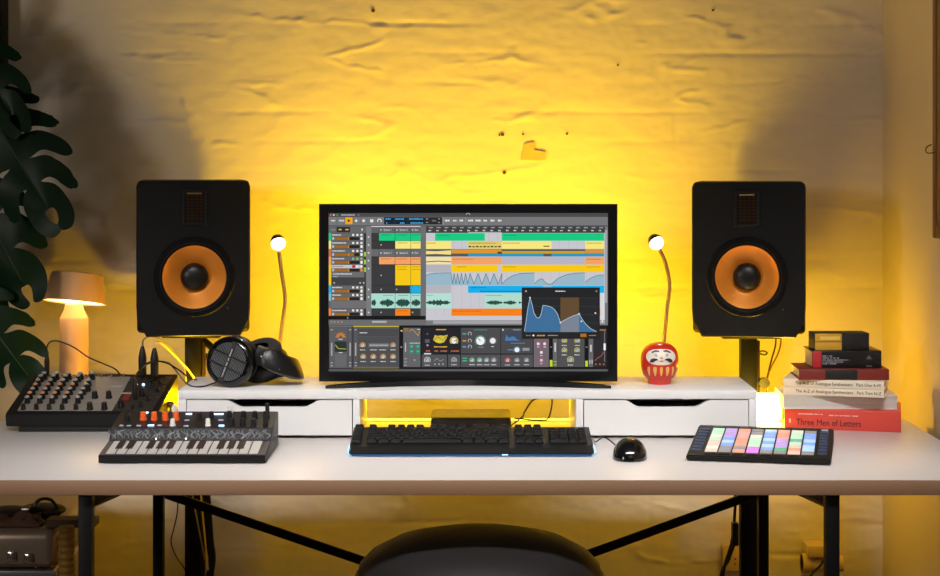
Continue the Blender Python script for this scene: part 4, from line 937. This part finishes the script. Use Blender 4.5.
# ------------------------------------------------------------------ mouse
mc = Vector((P(630, 0, 3.55).x, 3.552, DZ))
t = Thing('computer_mouse', 'black wired mouse on the desk right of the keyboard', 'mouse', mc, -.12)
tm = bmesh.new(); bmesh.ops.create_uvsphere(tm, u_segments=32, v_segments=20, radius=1)
for v in tm.verts:
    x, y, z = v.co; y2 = y; w = .0345*(1-.06*y2-.04*(1-abs(y2))); hgt = .040*(1-.22*(y2+.15)**2)*(1-.15*y2)
    v.co = Vector((math.copysign(abs(x)**.8, x)*w, y2*.056, max(0.0008, (max(z, -.05)+.05)/1.05*hgt) if z > -.05 else .0008))
mb = MB(); mb.merge(tm, None, True)
ms = t.part('shell', mb, mat('mouse_gloss', (14, 14, 15), .13, coat=.4), local=True)
t.part('scroll_wheel', MB().cyl((-.003, .034, .031), (.003, .034, .031), .007, seg=20), rubber, local=True)
kc = Thing('mouse_cable', 'thin black cable from the mouse to behind the keyboard', 'cable', (.27, 3.66, DZ))
kc.part('cord', MB().tube([mc+Vector((.007, .054, .012)), mc+Vector((-.01, .085, .004)), P(605, 437.5, 3.68)*1, Vector((.255, 3.72, DZ+.006)), Vector((.247, 3.765, DZ+.004)), Vector((.20, 3.785, DZ+.003))], .0014, 7), cable_m)

# ------------------------------------------------------------------ pad controller
ang = -math.radians(12.3); FLc = Vector((.413, 3.514, DZ))
t = Thing('pad_controller', 'flat black pad controller with a grid of pastel lit pads, right front on the desk', 'midi controller', FLc, ang)
S1 = .272; tl = .0205/.272
def pz(y): return .0115+tl*y
tm = bmesh.new()
V = [tm.verts.new(v) for v in ((0, 0, .002), (S1, 0, .002), (S1, S1, .004), (0, S1, .004), (0, 0, pz(0)), (S1, 0, pz(0)), (S1, S1, pz(S1)), (0, S1, pz(S1)))]
for q_ in ((0, 1, 5, 4), (1, 2, 6, 5), (2, 3, 7, 6), (3, 0, 4, 7), (4, 5, 6, 7), (0, 3, 2, 1)): tm.faces.new([V[i] for i in q_])
bmesh.ops.recalc_face_normals(tm, faces=tm.faces); bmesh.ops.bevel(tm, geom=list(tm.edges), offset=.0022, segments=2, affect='EDGES')
mb = MB(); mb.merge(tm); t.part('case', mb, mat('controller_case', (20, 19, 19), .5, spec=.25, bump=.08, bscale=600, var=.1), local=True)
for x in (.02, S1-.02): t.part('foot', MB().cyl((x, .02, 0), (x, .02, .004), .006).cyl((x, S1-.02, 0), (x, S1-.02, .006), .006), rubber, local=True)
pcol = {'g': (176, 226, 186), 'w': (214, 214, 200), 'p': (240, 184, 164), 'v': (176, 140, 214), 'm': (206, 110, 226), 'b': (106, 150, 240), 'l': (160, 200, 250), 'o': (232, 138, 110), 'd': (98, 158, 150), 'e': (50, 170, 110), 'k': (150, 148, 152), 'r': (226, 150, 140)}
grid = ['ggwgppwp', 'vvvblbkk', 'orroooko', 'kkwgggmm', 'lbblblbk', 'roovvvek', 'wggdgpop', 'kbblbllk']   # columns, back to front
pcol = {k: tuple(int(c*.72+150*.28) for c in v) if k != 'k' else v for k, v in pcol.items()}
pm = {k: mat('pad_'+k, v, .5, emit=v, estr=.55 if k != 'k' else .1) for k, v in pcol.items()}
g0x, g0y, gp = .0310, .0300, .0262
pads = {}
def padm(cx, cy, w, d, name, m, h=.0025):
    key = (name, m.name, w)
    if key not in pads:
        mb = MB(); mb.box(-w/2, w/2, -d/2, d/2, -.001, h, .0012); o = obj(name, mb, m); pads[key] = o
    else: o = pads[key].copy(); C.objects.link(o)
    o.parent = t.o; o.location = (cx, cy, pz(cy)); o.rotation_euler = (math.atan(tl), 0, 0)
for i in range(8):
    for j in range(8):
        padm(g0x+gp*(i+.5), g0y+gp*(7.5-j), .0232, .0208, 'pad', pm[grid[i][j]])
bd = mat('button_dark', (54, 62, 82), .45, emit=(70, 100, 160), estr=.10); bk = mat('button_black', (24, 24, 26), .4)
for j in range(8):
    padm(g0x-.015, g0y+gp*(j+.5), .019, .009, 'button', bd); padm(g0x+gp*8+.014, g0y+gp*(j+.5), .017, .009, 'button', bd)
    padm(g0x+gp*(j+.5), g0y-.011, .022, .012, 'button', bk); padm(g0x+gp*(j+.5), g0y+gp*8+.010, .022, .007, 'button', bk)
padm(g0x+gp*8+.014, g0y+gp*8+.010, .014, .008, 'badge', mat('badge_grey', (150, 156, 168), .4))

# ------------------------------------------------------------------ glowing cube lamp and light strip
t = Thing('cube_light', 'small glowing cube lamp on the desk between the riser and the books', 'lamp', (P(769, 0, 4.03).x, 4.03, DZ))
cl = mat('cube_glow', (255, 245, 200), .4, emit=(255, 212, 62), estr=42)
xa, xb = P(756.5, 0, 4.0).x+.001, P(782, 0, 4.0).x
t.part('glass_block', MB().box(xa, xb, 4.002, 4.058, DZ+.0115, P(769, 396, 4.0).z, .003), cl)
t.part('base', MB().box(xa, xb, 4.002, 4.058, DZ, DZ+.004, .001), cl)
t.part('cord', MB().tube([(xa-.004, 3.999, DZ+.0080), ((xa+xb)/2, 3.998, DZ+.0085), (xb-.005, 3.998, DZ+.0075), (xb+.02, 4.0, DZ+.002)], .0013, 6), mat('amber_cord', (240, 190, 60), .4))
t = Thing('led_strip', 'bright yellow light strip along the rear edge of the desk, seen through the riser gap', 'light strip', (0, 4.063, DZ))
t.part('profile', MB().box(-.635, .60, 4.0575, 4.0690, DZ, DZ+.002), white)
t.part('emitter', MB().box(-.63, .595, 4.0585, 4.068, DZ+.002, DZ+.005), mat('strip_glow', (255, 220, 80), .4, emit=(255, 205, 50), estr=8))

# small brown knob seen in the glow left of the riser
t = Thing('cable_grommet', 'small dark rounded cable clip on the desk just left of the riser', 'cable clip', (P(170.5, 0, 3.99).x, 3.99, DZ+.0))
q0 = Vector((P(170.5, 0, 3.99).x, 3.99, DZ)); t.part('clip', MB().cyl(q0, q0+Vector((0, 0, .046)), .002).ball(q0+Vector((0, 0, .046)), .0092, (1, 1, .8)), mat('brown_plastic', (80, 44, 20), .4))

# ------------------------------------------------------------------ books
def book(label, x0, x1, ytop, ybot, z, Y, d, rz, covm, name='book', spine=None, group='books stacked on the right', pages=None, fore=False, soft=.0022):
    w = (x1-x0)*Y/F/(1+.0)*(1-.25*abs(math.sin(rz))*0); h = (ybot-ytop)*Y/F; base = Vector(((x0-CX)*Y/F, Y, z))
    t = Thing(name, label, 'book', base, rz, group); c = soft
    mb = MB()
    if fore:
        mb.box(0, w, 0, d, 0, c, .0004).box(0, w, 0, d, h-c, h, .0004).box(0, w, d-c, d, c, h-c)
        t.part('cover', mb, covm, local=True)
        t.part('pages', MB().box(.001, w-.001, .001, d-c, c, h-c), pages or paper, local=True)
    else:
        mb.box(0, w, 0, d, 0, c, .0004).box(0, w, 0, d, h-c, h, .0004).box(0, w, -.0003, c, c*.3, h-c*.3, .0008)
        t.part('cover', mb, covm, local=True)
        t.part('pages', MB().box(.003, w-.003, c, d-.003, c, h-c), pages or paper, local=True)
    t.w, t.h, t.d = w, h, d
    return t
def on_spine(x, z, off=.0006): return Matrix.Translation((x, -off, z)) @ Matrix.Rotation(PI/2, 4, 'X')
z = DZ
inkd = mat('book_ink', (60, 24, 24), .6); inkb = mat('black_ink', (34, 32, 34), .6); inkw = mat('white_ink', (240, 226, 214), .6)
redb = mat('red_cover', (212, 72, 60), .4, var=.05)
b = book('thick red hardback at the bottom of the stack, its title on the spine', 784.5, 898, 411, 431.2, z, 3.945, .165, -.23, redb)
b.w_ = b.w; k = 3.915/F
text('title_lettering', 'Three Men of Letters', 9.2*k, on_spine(11*k+.001, 7.0*k), inkd, b.o, .80)
def strokes(th, x0, x1, zc, h, m, y=-.0006, name='small_lettering', seed=1, gap=.0006):
    rd = random.Random(seed); mb = MB(); x = x0
    while x < x1:
        w = .0008+.0012*rd.random(); mb.box(x, x+w, y-.0003, y+.0003, zc-h/2*(.6+.4*rd.random()), zc+h/2); x += w+gap+(.002 if rd.random() > .86 else 0)
    return th.part(name, mb, m, local=True)
strokes(b, 14*k, 38*k, 15.5*k, .0022, inkw, seed=2); strokes(b, 44*k, 72*k, 14.8*k, .0024, inkw, seed=3)
strokes(b, 4.5*k, 5.6*k, 8*k, .010, inkw, seed=9)
z += b.h+.0003
b = book('thick white catalogue with striped page edges, second from the bottom of the stack', 783, 896.5, 397, 410.8, z, 3.935, .15, -.05, mat('white_card', (214, 210, 204), .55), fore=True, pages=mat('page_edges', (200, 196, 192), .7, bump=.6, bscale=14, var=.22, vscale=12, stretch=(.05, .05, 55)), soft=.003)
z += b.h+.0003
cream = mat('cream_cover', (236, 222, 200), .5, var=.03)
for lab, ttl, yy, xs in (('cream paperback on synthesisers, lower of the two alike, titled Part Two N-Z', 'The A-Z of Analogue Synthesisers   Part Two N-Z', (389, 396.8), 0.6), ('cream paperback on synthesisers, upper of the two alike, titled Part One A-M', 'The A-Z of Analogue Synthesisers   Part One A-M', (380.8, 388.8), 0)):
    b = book(lab, 783+xs, 882, yy[0], yy[1], z, 3.945+xs*.002, .135, math.radians(-17), cream, soft=.0010, group='cream synthesiser paperbacks'); k = 3.895/F
    o = text('title_lettering', ttl, 4.5*k, on_spine(12*k, 4.0*k), inkb, b.o, .92)
    z += b.h+.0003
brn = mat('maroon_cover', (122, 36, 26), .55, bump=.3, bscale=60, var=.15)
b = book('old maroon hardback with a black middle on its spine, above the cream paperbacks', 799, 888.5, 370.5, 381, z, 3.92, .13, math.radians(-2), brn); k = 3.92/F
b.part('spine_label', MB().box(26*k, 58*k, -.0010, .001, .001, b.h-.001, .0004), mat('black_label', (24, 22, 22), .5), local=True)
z += b.h+.0003
b = book('black book with a red block on its spine, second from the top of the stack', 812, 881.5, 353, 370.3, z, 3.94, .10, math.radians(0), mat('black_cover', (20, 20, 24), .3, var=.1)); k = 3.94/F
b.part('spine_block', MB().box(.001, 9.5*k, -.0010, .001, .001, b.h-.001, .0004), mat('red_block', (190, 44, 50), .45), local=True)
for i, (x1_, zc) in enumerate(((20, 12), (27, 10), (29, 8), (31, 6), (24, 4.2))): strokes(b, 10.5*k, x1_*k, zc*k, .0022, mat('grey_ink', (180, 180, 184), .6), seed=20+i, y=-.0007)
strokes(b, 28*k, 37*k, 8*k, .0018, mat('grey_ink', (180, 180, 184), .6), seed=31, y=-.0007)
b.part('spine_mark', MB().prism([(54*k, 9*k), (60*k, 9*k), (57*k, 13*k)], -.0008, .001, 'y').box(54*k, 60*k, -.0008, .001, 1.5*k, 2.6*k), mat('grey_print', (96, 98, 104), .5), local=True)
z += b.h+.0003
# black cardboard box on top, yellow wall glow painted on its left half
Yq = 3.945; k = Yq/F
t = Thing('card_box', 'small black card box with a yellow-lit left half lying on top of the book stack', 'box', (P(815, 0, Yq).x, Yq, z), math.radians(3))
hh = 17*k
t.part('box_body', MB().box(0, 55*k, 0, .06, 0, hh, .0008), mat('box_black', (26, 24, 24), .5), local=True)
yb = mat('box_yellow_lit', (214, 160, 44), .5, var=.08)
t.part('yellow_lit_face', MB().box(.0003, 27*k, -.0007, .001, .0004, hh*.48, .0002).box(.0003, 27*k, -.0007, .001, hh*.52, hh-.0006, .0002), yb, local=True)
t.part('pale_sticker', MB().box(5*k, 25*k, -.0012, -.0006, hh*.62, hh*.82), mat('sticker', (240, 206, 90), .5), local=True)

# ------------------------------------------------------------------ stool
Ys = 3.47; sx = P(479.5, 0, Ys).x; rr = 122*Ys/F; zs = EYE-(566-HZ)*Ys/F
t = Thing('round_stool', 'black round padded stool tucked in front of the desk', 'stool', (sx, Ys, 0))
top = EYE-(524.5-HZ)*(Ys+.07)/F
cu = [(0, zs-.055), (rr*.86, zs-.055), (rr*.97, zs-.045), (rr, zs-.018), (rr*.985, zs+.004), (rr*.90, zs+(top-zs)*.38), (rr*.72, zs+(top-zs)*.72), (rr*.45, zs+(top-zs)*.94), (rr*.2, top), (0, top+.001)]
t.part('seat', MB().lathe(cu, (sx, Ys, 0), (sx, Ys, 1), 72), mat('stool_leatherette', (30, 28, 28), .52, bump=.4, bscale=40, var=.12, vscale=6))
t.part('piping', MB().tube([(sx+rr*1.0*math.cos(a), Ys+rr*1.0*math.sin(a), zs-.016) for a in [2*PI*i/48 for i in range(49)]], .0045, 8, 2), blackp)
t.part('column', MB().cyl((sx, Ys, .08), (sx, Ys, zs-.05), .025), blackm)
for i in range(5):
    a = 2*PI*i/5+.3; e = Vector((sx+.27*math.cos(a), Ys+.27*math.sin(a), .03)); lg = t.part('leg', MB().tube([(sx, Ys, .09), (sx+.14*math.cos(a), Ys+.14*math.sin(a), .075), e], .014, 8), blackm)
    t.part('foot', MB().cyl(e-Vector((0, 0, .03)), e+Vector((0, 0, .006)), .018), rubber, lg)

# ------------------------------------------------------------------ monstera
leafm = mat('leaf_green', (10, 40, 20), .42, var=.25, vscale=14, bump=.25, bscale=30, spec=.2)
stemm = mat('stem_green', (48, 70, 34), .5, var=.2)
def leaf(th, base, tip, normal, width, nl=5, fold=.25, droop=.10, seed=0, slits=True):
    rd = random.Random(seed); base, tip = Vector(base), Vector(tip); ax = tip-base; L = ax.length; ax.normalize()
    n = Vector(normal); n = (n-ax*n.dot(ax)).normalized(); sd = ax.cross(n).normalized(); mb = MB(); tm = bmesh.new()
    def pos(s, u, v):       # s side, u along the midrib, v outwards
        prof = math.sin(PI*min(1, max(0, (u*.88+.12)))**.85)**.62*width
        fw = (.12+.30*v)*v*1.1*(u+.10)-.16*v*max(0, .3-u)*2
        out = prof*v; al = (u+fw*.6)*L if u > .15 else (u+fw*.9)*L
        zz = -fold*out*v - droop*L*u*u + .012*math.sin(7*u+3*v+seed)*v
        return base+ax*al+sd*(s*out)+n*zz
    NV = 18; NT = 6
    for s in (-1, 1):
        for i in range(nl):
            u0, u1 = i/nl, (i+1)/nl; uc = (u0+u1)/2; du = (u1-u0)/2; v0 = rd.uniform(.22, .34); g = []
            for a in range(NV+1):
                v = math.sin(a/NV*PI/2)
                if v < v0: w = 1
                else:
                    r = (v-v0)/(1-v0); w = (1-.20*min(1, (r*3.5))**.55)*math.sqrt(max(0, 1-max(0, (r-.45)/.55)**2.4)) if slits else 1
                g.append([pos(s, uc+du*w*(-1+2*b/NT)+du*(1-w)*.55+(.02*math.sin(9*v) if a else 0), v*(1-.05*rd.random()*(i % 2))) for b in range(NT+1)])
            G_ = [[tm.verts.new(p) for p in row] for row in g]
            for a in range(NV):
                for b in range(NT): tm.faces.new([G_[a][b], G_[a][b+1], G_[a+1][b+1], G_[a+1][b]])
    bmesh.ops.remove_doubles(tm, verts=tm.verts, dist=.0004)
    be = [e for e in tm.edges if e.is_boundary]; vm = {v: tm.verts.new(v.co-n*.0010) for v in list(tm.verts)}
    for f in list(tm.faces): tm.faces.new([vm[v] for v in reversed(f.verts)])
    for e in be:
        a_, b_ = e.verts
        try: tm.faces.new([a_, b_, vm[b_], vm[a_]])
        except ValueError: pass
    mb.merge(tm, None, True)
    lf = th.part('leaf', mb, leafm)
    mr = MB(); mr.tube([pos(1, u, 0)+n*.0008 for u in (0, .25, .5, .75, 1)], lambda q: .0035*(1-q)+.0008, 6); th.part('midrib', mr, stemm, lf)
    return pos(1, 0, 0)
root = Vector((-1.46, 4.1, 0))
t = Thing('monstera_plant', 'tall dark green monstera with split leaves at the left edge of the picture', 'plant', root)
t.part('pot', MB().lathe([(0, 0), (.13, 0), (.14, .01), (.17, .30), (.175, .31), (.16, .31), (.155, .28), (0, .28)], root, root+Vector((0, 0, 1)), 40), mat('terracotta', (140, 84, 60), .8, var=.15, bump=.2))
leaves = [  # base px, tip px, depth base, depth tip, normal, width
    ((-44, 18), (8, 108), 4.14, 4.10, (.15, -1, .2), .085, 4, 1),
    ((-20, 96), (42, 200), 4.16, 4.10, (.05, -1, .2), .122, 5, 2),
    ((-28, 182), (18, 280), 4.20, 4.16, (-.05, -1, .1), .100, 3, 3),
    ((-34, 292), (27, 376), 4.15, 4.13, (.1, -1, .15), .085, 4, 4),
    ((-60, 120), (-34, 10), 4.24, 4.2, (.4, -1, .1), .10, 5, 5),
    ((-26, 215), (-14, 330), 4.24, 4.22, (.3, -1, .1), .07, 4, 6)]
for i, ((bx, by_), (tx, ty), Yb, Yt, nn, w, nl, sd_) in enumerate(leaves):
    bs = P(bx, by_, Yb); tp = P(tx, ty, Yt); leaf(t, bs, tp, nn, w, nl, seed=sd_)
    t.part('stem', MB().tube([root+Vector((0, 0, .28)), root+Vector((.01*i, -.02*i+.04, .55+.05*i)), Vector(((root.x+bs.x)/2-.04, (root.y+bs.y)/2, bs.z-.1)), bs], lambda q: .008*(1-q)+.0035, 8), stemm)

# ------------------------------------------------------------------ under the desk
# rounded metal trunk with lid and yellow ribbed cover, things on top
tk = mat('trunk_metal', (160, 144, 128), .34, .6, var=.3, vscale=7, bump=.3, bscale=20)
Yt = 3.85; kx = Yt/F
t = Thing('metal_trunk', 'worn silver metal trunk on the floor under the left end of the desk', 'trunk', (P(10, 0, 3.95).x, 4.0, 0))
tx0, tx1 = -1.20, P(56, 0, Yt).x-.004; tz1 = P(0, 529, Yt).z
t.part('body', MB().box(tx0, tx1, Yt, 4.28, .02, P(0, 571, Yt).z, .012, 3), tk)
t.part('lid', MB().box(tx0-.004, tx1+.004, Yt-.005, 4.285, P(0, 569, Yt).z, tz1, .022, 5), tk)
t.part('rim', MB().box(tx0-.006, tx1+.006, Yt-.009, Yt-.004, P(0, 576, Yt).z, P(0, 570, Yt).z, .002), mat('rim_alu', (150, 156, 170), .4, .7))
for x, y in ((29, 558), (12, 556)):
    p = P(x, y, Yt-.005); t.part('latch', MB().box(p.x-.010, p.x+.010, p.y-.007, p.y+.002, p.z-.010, p.z+.010, .003).cyl(p-Vector((0, .010, 0)), p, .006, seg=14), chrome)
for x, y in ((5, 567), (36, 567), (52, 566)): p = P(x, y, Yt-.005); t.part('rivet', MB().ball(p, .003), chrome)
# ribbed paper lantern tube leaning beside the trunk
yr = mat('yellow_fabric', (150, 112, 40), .6, var=.15, bump=.3, bscale=60)
t = Thing('fabric_roll', 'ribbed yellowish fabric roll standing behind the left desk leg', 'fabric roll', (P(66, 0, 3.82).x, 3.82, 0))
a = P(66.5, 0, 3.82); rl = []
ztop_ = P(0, 526, 3.82).z; nr = 20
for i in range(nr*4+1): zz = ztop_*i/(nr*4); rl.append((.0150+.0035*math.sin(2*PI*i/4/1.0+.3)**2, zz))
t.part('roll', MB().lathe([(0, 0)]+rl+[(0, ztop_)], (a.x, 3.82, 0), (a.x, 3.82, 1), 24), yr)
# crate boards behind
t = Thing('slatted_crate', 'brown slatted wooden crate behind the metal trunk under the desk', 'crate', (P(20, 0, 4.38).x, 4.38, 0))
cm = mat('crate_wood', (128, 92, 56), .65, var=.3, vscale=12, bump=.4, stretch=(6, 6, 1))
zt_ = P(0, 497, 4.33).z; xa_, xb_ = -1.25, P(74, 0, 4.33).x
nb = 11
for i in range(nb):
    w = (xb_-xa_)/nb; t.part('slat', MB().box(xa_+i*w+.003, xa_+(i+1)*w-.003, 4.33, 4.342, 0.01, zt_-.003*(i*7 % 5), .002), cm)
t.part('rail', MB().box(xa_, xb_, 4.342, 4.36, zt_-.10, zt_-.06, .002).box(xa_, xb_, 4.342, 4.36, .08, .12, .002).box(xa_, xa_+.04, 4.342, 4.47, 0, zt_-.02).box(xb_-.04, xb_, 4.342, 4.47, 0, zt_-.02), cm)
# bag and bits on the trunk
t = Thing('camera_bag', 'dark soft bag lying on the metal trunk under the desk', 'bag', (P(38, 0, 3.98).x, 3.98, tz1))
bc = P(40, 520, 3.97)
t.part('bag_body', MB().ball((bc.x, 3.99, tz1+.014), 1, (.052, .045, .014), 28).ball((bc.x-.07, 3.98, tz1+.012), 1, (.05, .04, .012), 20), mat('bag_nylon', (30, 26, 24), .6, bump=.5, bscale=60))
hd_ = [P(36, 514, 3.94), P(35.5, 504, 3.94), P(42, 499, 3.95), P(51, 500, 3.96), P(57, 507, 3.97), P(60.5, 512, 3.98), P(57, 515, 3.98)]
t.part('strap', MB().tube(hd_, .0036, 8), cable_m)
t = Thing('silver_adapter', 'two silver metal caps of a small adapter beside the bag on the trunk', 'adapter', (P(28, 0, 3.93).x, 3.93, tz1))
p1, p2 = P(22, 509.5, 3.93), P(31, 509.5, 3.93); p3 = P(46, 507, 3.96)
t.part('cap', MB().lathe([(0, 0), (.008, 0), (.009, .004), (.009, .016), (.006, .019), (0, .019)], p1, p2, 16), steel)
t.part('barrel', MB().cyl(p2-Vector((.002, 0, 0)), P(38, 510, 3.94), .0065), blackp)
t.part('support', MB().box(p1.x-.01, p2.x+.02, 3.92, 3.945, tz1, p1.z-.0075, .004), mat('bag_brown', (70, 44, 34), .7, bump=.4, bscale=50))
t = Thing('folded_cloth', 'dull brown folded cloth on the trunk in front of the bag', 'cloth', (P(20, 0, 3.9).x, 3.89, tz1))
cb = MB(); tm = bmesh.new(); bmesh.ops.create_grid(tm, x_segments=30, y_segments=14, size=.5)
xc = P(8, 0, 3.9).x
for v in tm.verts:
    nz_ = noise.noise(Vector((v.co.x*7, v.co.y*5, 1))); v.co = Vector((xc+v.co.x*.15, 3.893+v.co.y*.055, tz1+.006+.022*(.5+nz_)*(1-(2*v.co.y)**4)*(1-(2*v.co.x)**6)))
bmesh.ops.solidify(tm, geom=list(tm.faces), thickness=.004); cb.merge(tm, None, True)
t.part('cloth', cb, mat('brown_cloth', (86, 58, 42), .8, bump=.5, bscale=90, var=.2))
# dark plank poking out past the leg
t = Thing('dark_plank', 'dark narrow plank poking out past the left front desk leg', 'plank', (P(70, 0, 3.9).x, 3.885, tz1))
a, b = Vector((P(48, 0, 3.885).x, 3.885, tz1+.0085)), Vector((P(97, 0, 3.885).x, 3.885, tz1+.0085)); t.part('board', bar(a, b, .05, .016), mat('plank_dark', (70, 52, 30), .5, var=.2))
# cable by the left stand, cables by the right stand
t = Thing('hanging_cable', 'thin black cable hanging against the wall beside the left speaker stand', 'cable', (P(175, 0, 4.3).x, 4.3, .5))
t.part('cord', MB().tube([P(178, 480, 4.32), P(177.5, 510, 4.32), P(174, 528, 4.32), P(171, 542, 4.32), P(176, 556, 4.31), P(184, 568, 4.28), P(196, 590, 4.25)], .0016, 7), cable_m)
t = Thing('cable_bundle', 'thick bundle of black cables taped down the left speaker stand', 'cables', (P(206, 0, 4.13).x, 4.13, .4))
mb = MB()
for i in range(4): mb.tube([P(203+i*1.2, 470, 4.145-.004*i), P(205+i*1.5, 505, 4.14), P(206+i*2.0, 540, 4.14), P(210+i*1.3, 560, 4.14), P(205+i*1.5, 600, 4.14), P(206, 700, 4.14)], .0042, 7)
t.part('cords', mb, cable_m)
t = Thing('speaker_cable', 'dark speaker cable dropping behind the right stand beside the glowing cube', 'cable', (P(768, 0, 4.25).x, 4.25, .9))
t.part('cord', MB().tube([P(776, 330, 4.28), P(775.5, 345, 4.27), P(772, 358, 4.26), P(768.5, 372, 4.25), P(767, 384, 4.24), P(767, 420, 4.24), P(765, 500, 4.24), P(764, 640, 4.24)], .0019, 8), cable_m)
t.part('cord', MB().tube([P(781, 330, 4.30), P(780.5, 345, 4.29), P(777, 356, 4.28), P(771, 368, 4.26), P(768.5, 380, 4.245), P(768.5, 420, 4.25), P(767, 640, 4.25)], .0019, 8), mat('brown_cable', (96, 64, 20), .4))
t = Thing('power_adapter', 'black inline power adapter on a cable beside the right speaker stand', 'power adapter', (P(735, 0, 4.2).x, 4.2, .45))
t.part('block', MB().box(P(731.5, 0, 4.2).x, P(738, 0, 4.2).x, 4.185, 4.21, P(0, 545, 4.2).z, P(0, 522, 4.2).z, .003), blackp)
t.part('cord', MB().tube([P(734, 478, 4.2), P(734.5, 505, 4.2), P(735, 523, 4.2)], .0016, 6).tube([P(734, 544, 4.2), P(728, 560, 4.2), P(721, 578, 4.2), P(715, 640, 4.2)], .0042, 7).tube([P(736, 490, 4.20), P(734, 525, 4.205), P(731, 545, 4.19), P(724, 570, 4.19), P(718, 620, 4.2)], .0036, 7), cable_m)
t = Thing('wall_socket', 'cream double wall socket low on the back wall beside the right stand', 'wall socket', (P(733, 0, 4.49).x, 4.49, P(0, 560, 4.49).z))
cr = mat('cream_plastic', (206, 184, 140), .5, var=.06)
a, b = P(723, 572, 4.47), P(742, 545.5, 4.47)
so = t.part('plate', MB().box(a.x, b.x, 4.476, 4.4985, a.z, b.z, .003), cr)
for x, y in ((730, 559), (735.5, 559), (735, 564)): p = P(x, y, 4.475); t.part('pin_hole', MB().cyl(p, p+Vector((0, .003, 0)), .0022, seg=8), blackp, so)
t = Thing('junction_box', 'cream junction box with a pipe stub low on the wall behind the right desk leg', 'junction box', (P(825, 0, 4.45).x, 4.45, P(0, 560, 4.45).z))
a, b = P(808, 558, 4.42), P(832, 546, 4.42); t.part('box_body', MB().box(a.x, b.x, 4.42, 4.499, a.z, b.z, .004), cr)
a, b = P(804, 566, 4.42), P(845, 566, 4.42); t.part('pipe', MB().cyl(a+Vector((0, .03, 0)), b+Vector((0, .03, 0)), .020).lathe([(0, 0), (.024, 0), (.024, .02), (0, .02)], a+Vector((0, .03, 0)), b+Vector((0, .03, 0)), 24), cr)
t.part('cord', MB().tube([P(826, 556, 4.40), P(820, 566, 4.40), P(812, 574, 4.40), P(806, 590, 4.40)], .003, 7), cable_m)

# ------------------------------------------------------------------ light
def area(name, loc, target, sx, sy, col, e, spread=None):
    l = bpy.data.lights.new(name, 'AREA'); l.shape = 'RECTANGLE'; l.size = sx; l.size_y = sy; l.color = col; l.energy = e
    if spread: l.spread = spread
    o = bpy.data.objects.new(name, l); C.objects.link(o); o.location = loc
    o.rotation_euler = (Vector(target)-Vector(loc)).to_track_quat('-Z', 'Y').to_euler(); return o
def point(name, loc, col, e, r=.02):
    l = bpy.data.lights.new(name, 'POINT'); l.color = col; l.energy = e; l.shadow_soft_size = r
    o = bpy.data.objects.new(name, l); C.objects.link(o); o.location = loc; return o
YEL = (1.0, .575, .0)
for sx_ in (-1, 1): area('screen_backlight', (sx_*.255, 4.03, 1.03), (sx_*.30, 4.5, 1.36), .03, .24, YEL, 2.2, math.radians(130))
area('strip_light', (0, 4.066, .7505), (0, 4.28, 1.25), 1.2, .008, YEL, 7.5, math.radians(174))
point('right_wall_fill', (.72, 4.20, .80), (1, .53, .0), 3.0, .02)  # added yellow fill in mid-air behind the desk, apart from the cube
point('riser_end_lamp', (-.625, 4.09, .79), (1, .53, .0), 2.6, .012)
area('window_light', (-2.3, 1.0, 1.75), (0, 4.1, 1.0), .5, .5, (1.0, .89, .79), 19)
area('desk_fill', (0, 2.55, 2.15), (0, 3.60, .74), 1.9, .12, (1.0, .97, .95), 6.9, math.radians(46))  # added fill over the desk, spread kept narrow to spare the wall
area('room_light', (.4, .6, 2.4), (.2, 4.0, .9), 1.2, .8, (1.0, .88, .78), 3)
point('table_lamp_bulb', sc_-ax*.016, (1, .50, .12), .9, .02)
w = bpy.data.worlds.new('World'); bpy.context.scene.world = w; w.use_nodes = True
w.node_tree.nodes['Background'].inputs[0].default_value = (.9, .8, .72, 1); w.node_tree.nodes['Background'].inputs[1].default_value = .025

# ------------------------------------------------------------------ camera
cam = bpy.data.cameras.new('camera'); co = bpy.data.objects.new('camera', cam); C.objects.link(co)
cam.sensor_width = 36; cam.lens = 36*F/940; cam.shift_y = -(288-HZ)/940
co.location = (0, 0, EYE); co.rotation_euler = (PI/2, 0, 0)
sc0 = bpy.context.scene; sc0.camera = co
sc0.view_settings.view_transform = 'Standard'; sc0.view_settings.look = 'None'; sc0.view_settings.exposure = 0; sc0.view_settings.gamma = 1
sc0.view_settings.use_curve_mapping = False
sc0.cycles.use_denoising = True
sc0.cycles.sample_clamp_indirect = 4
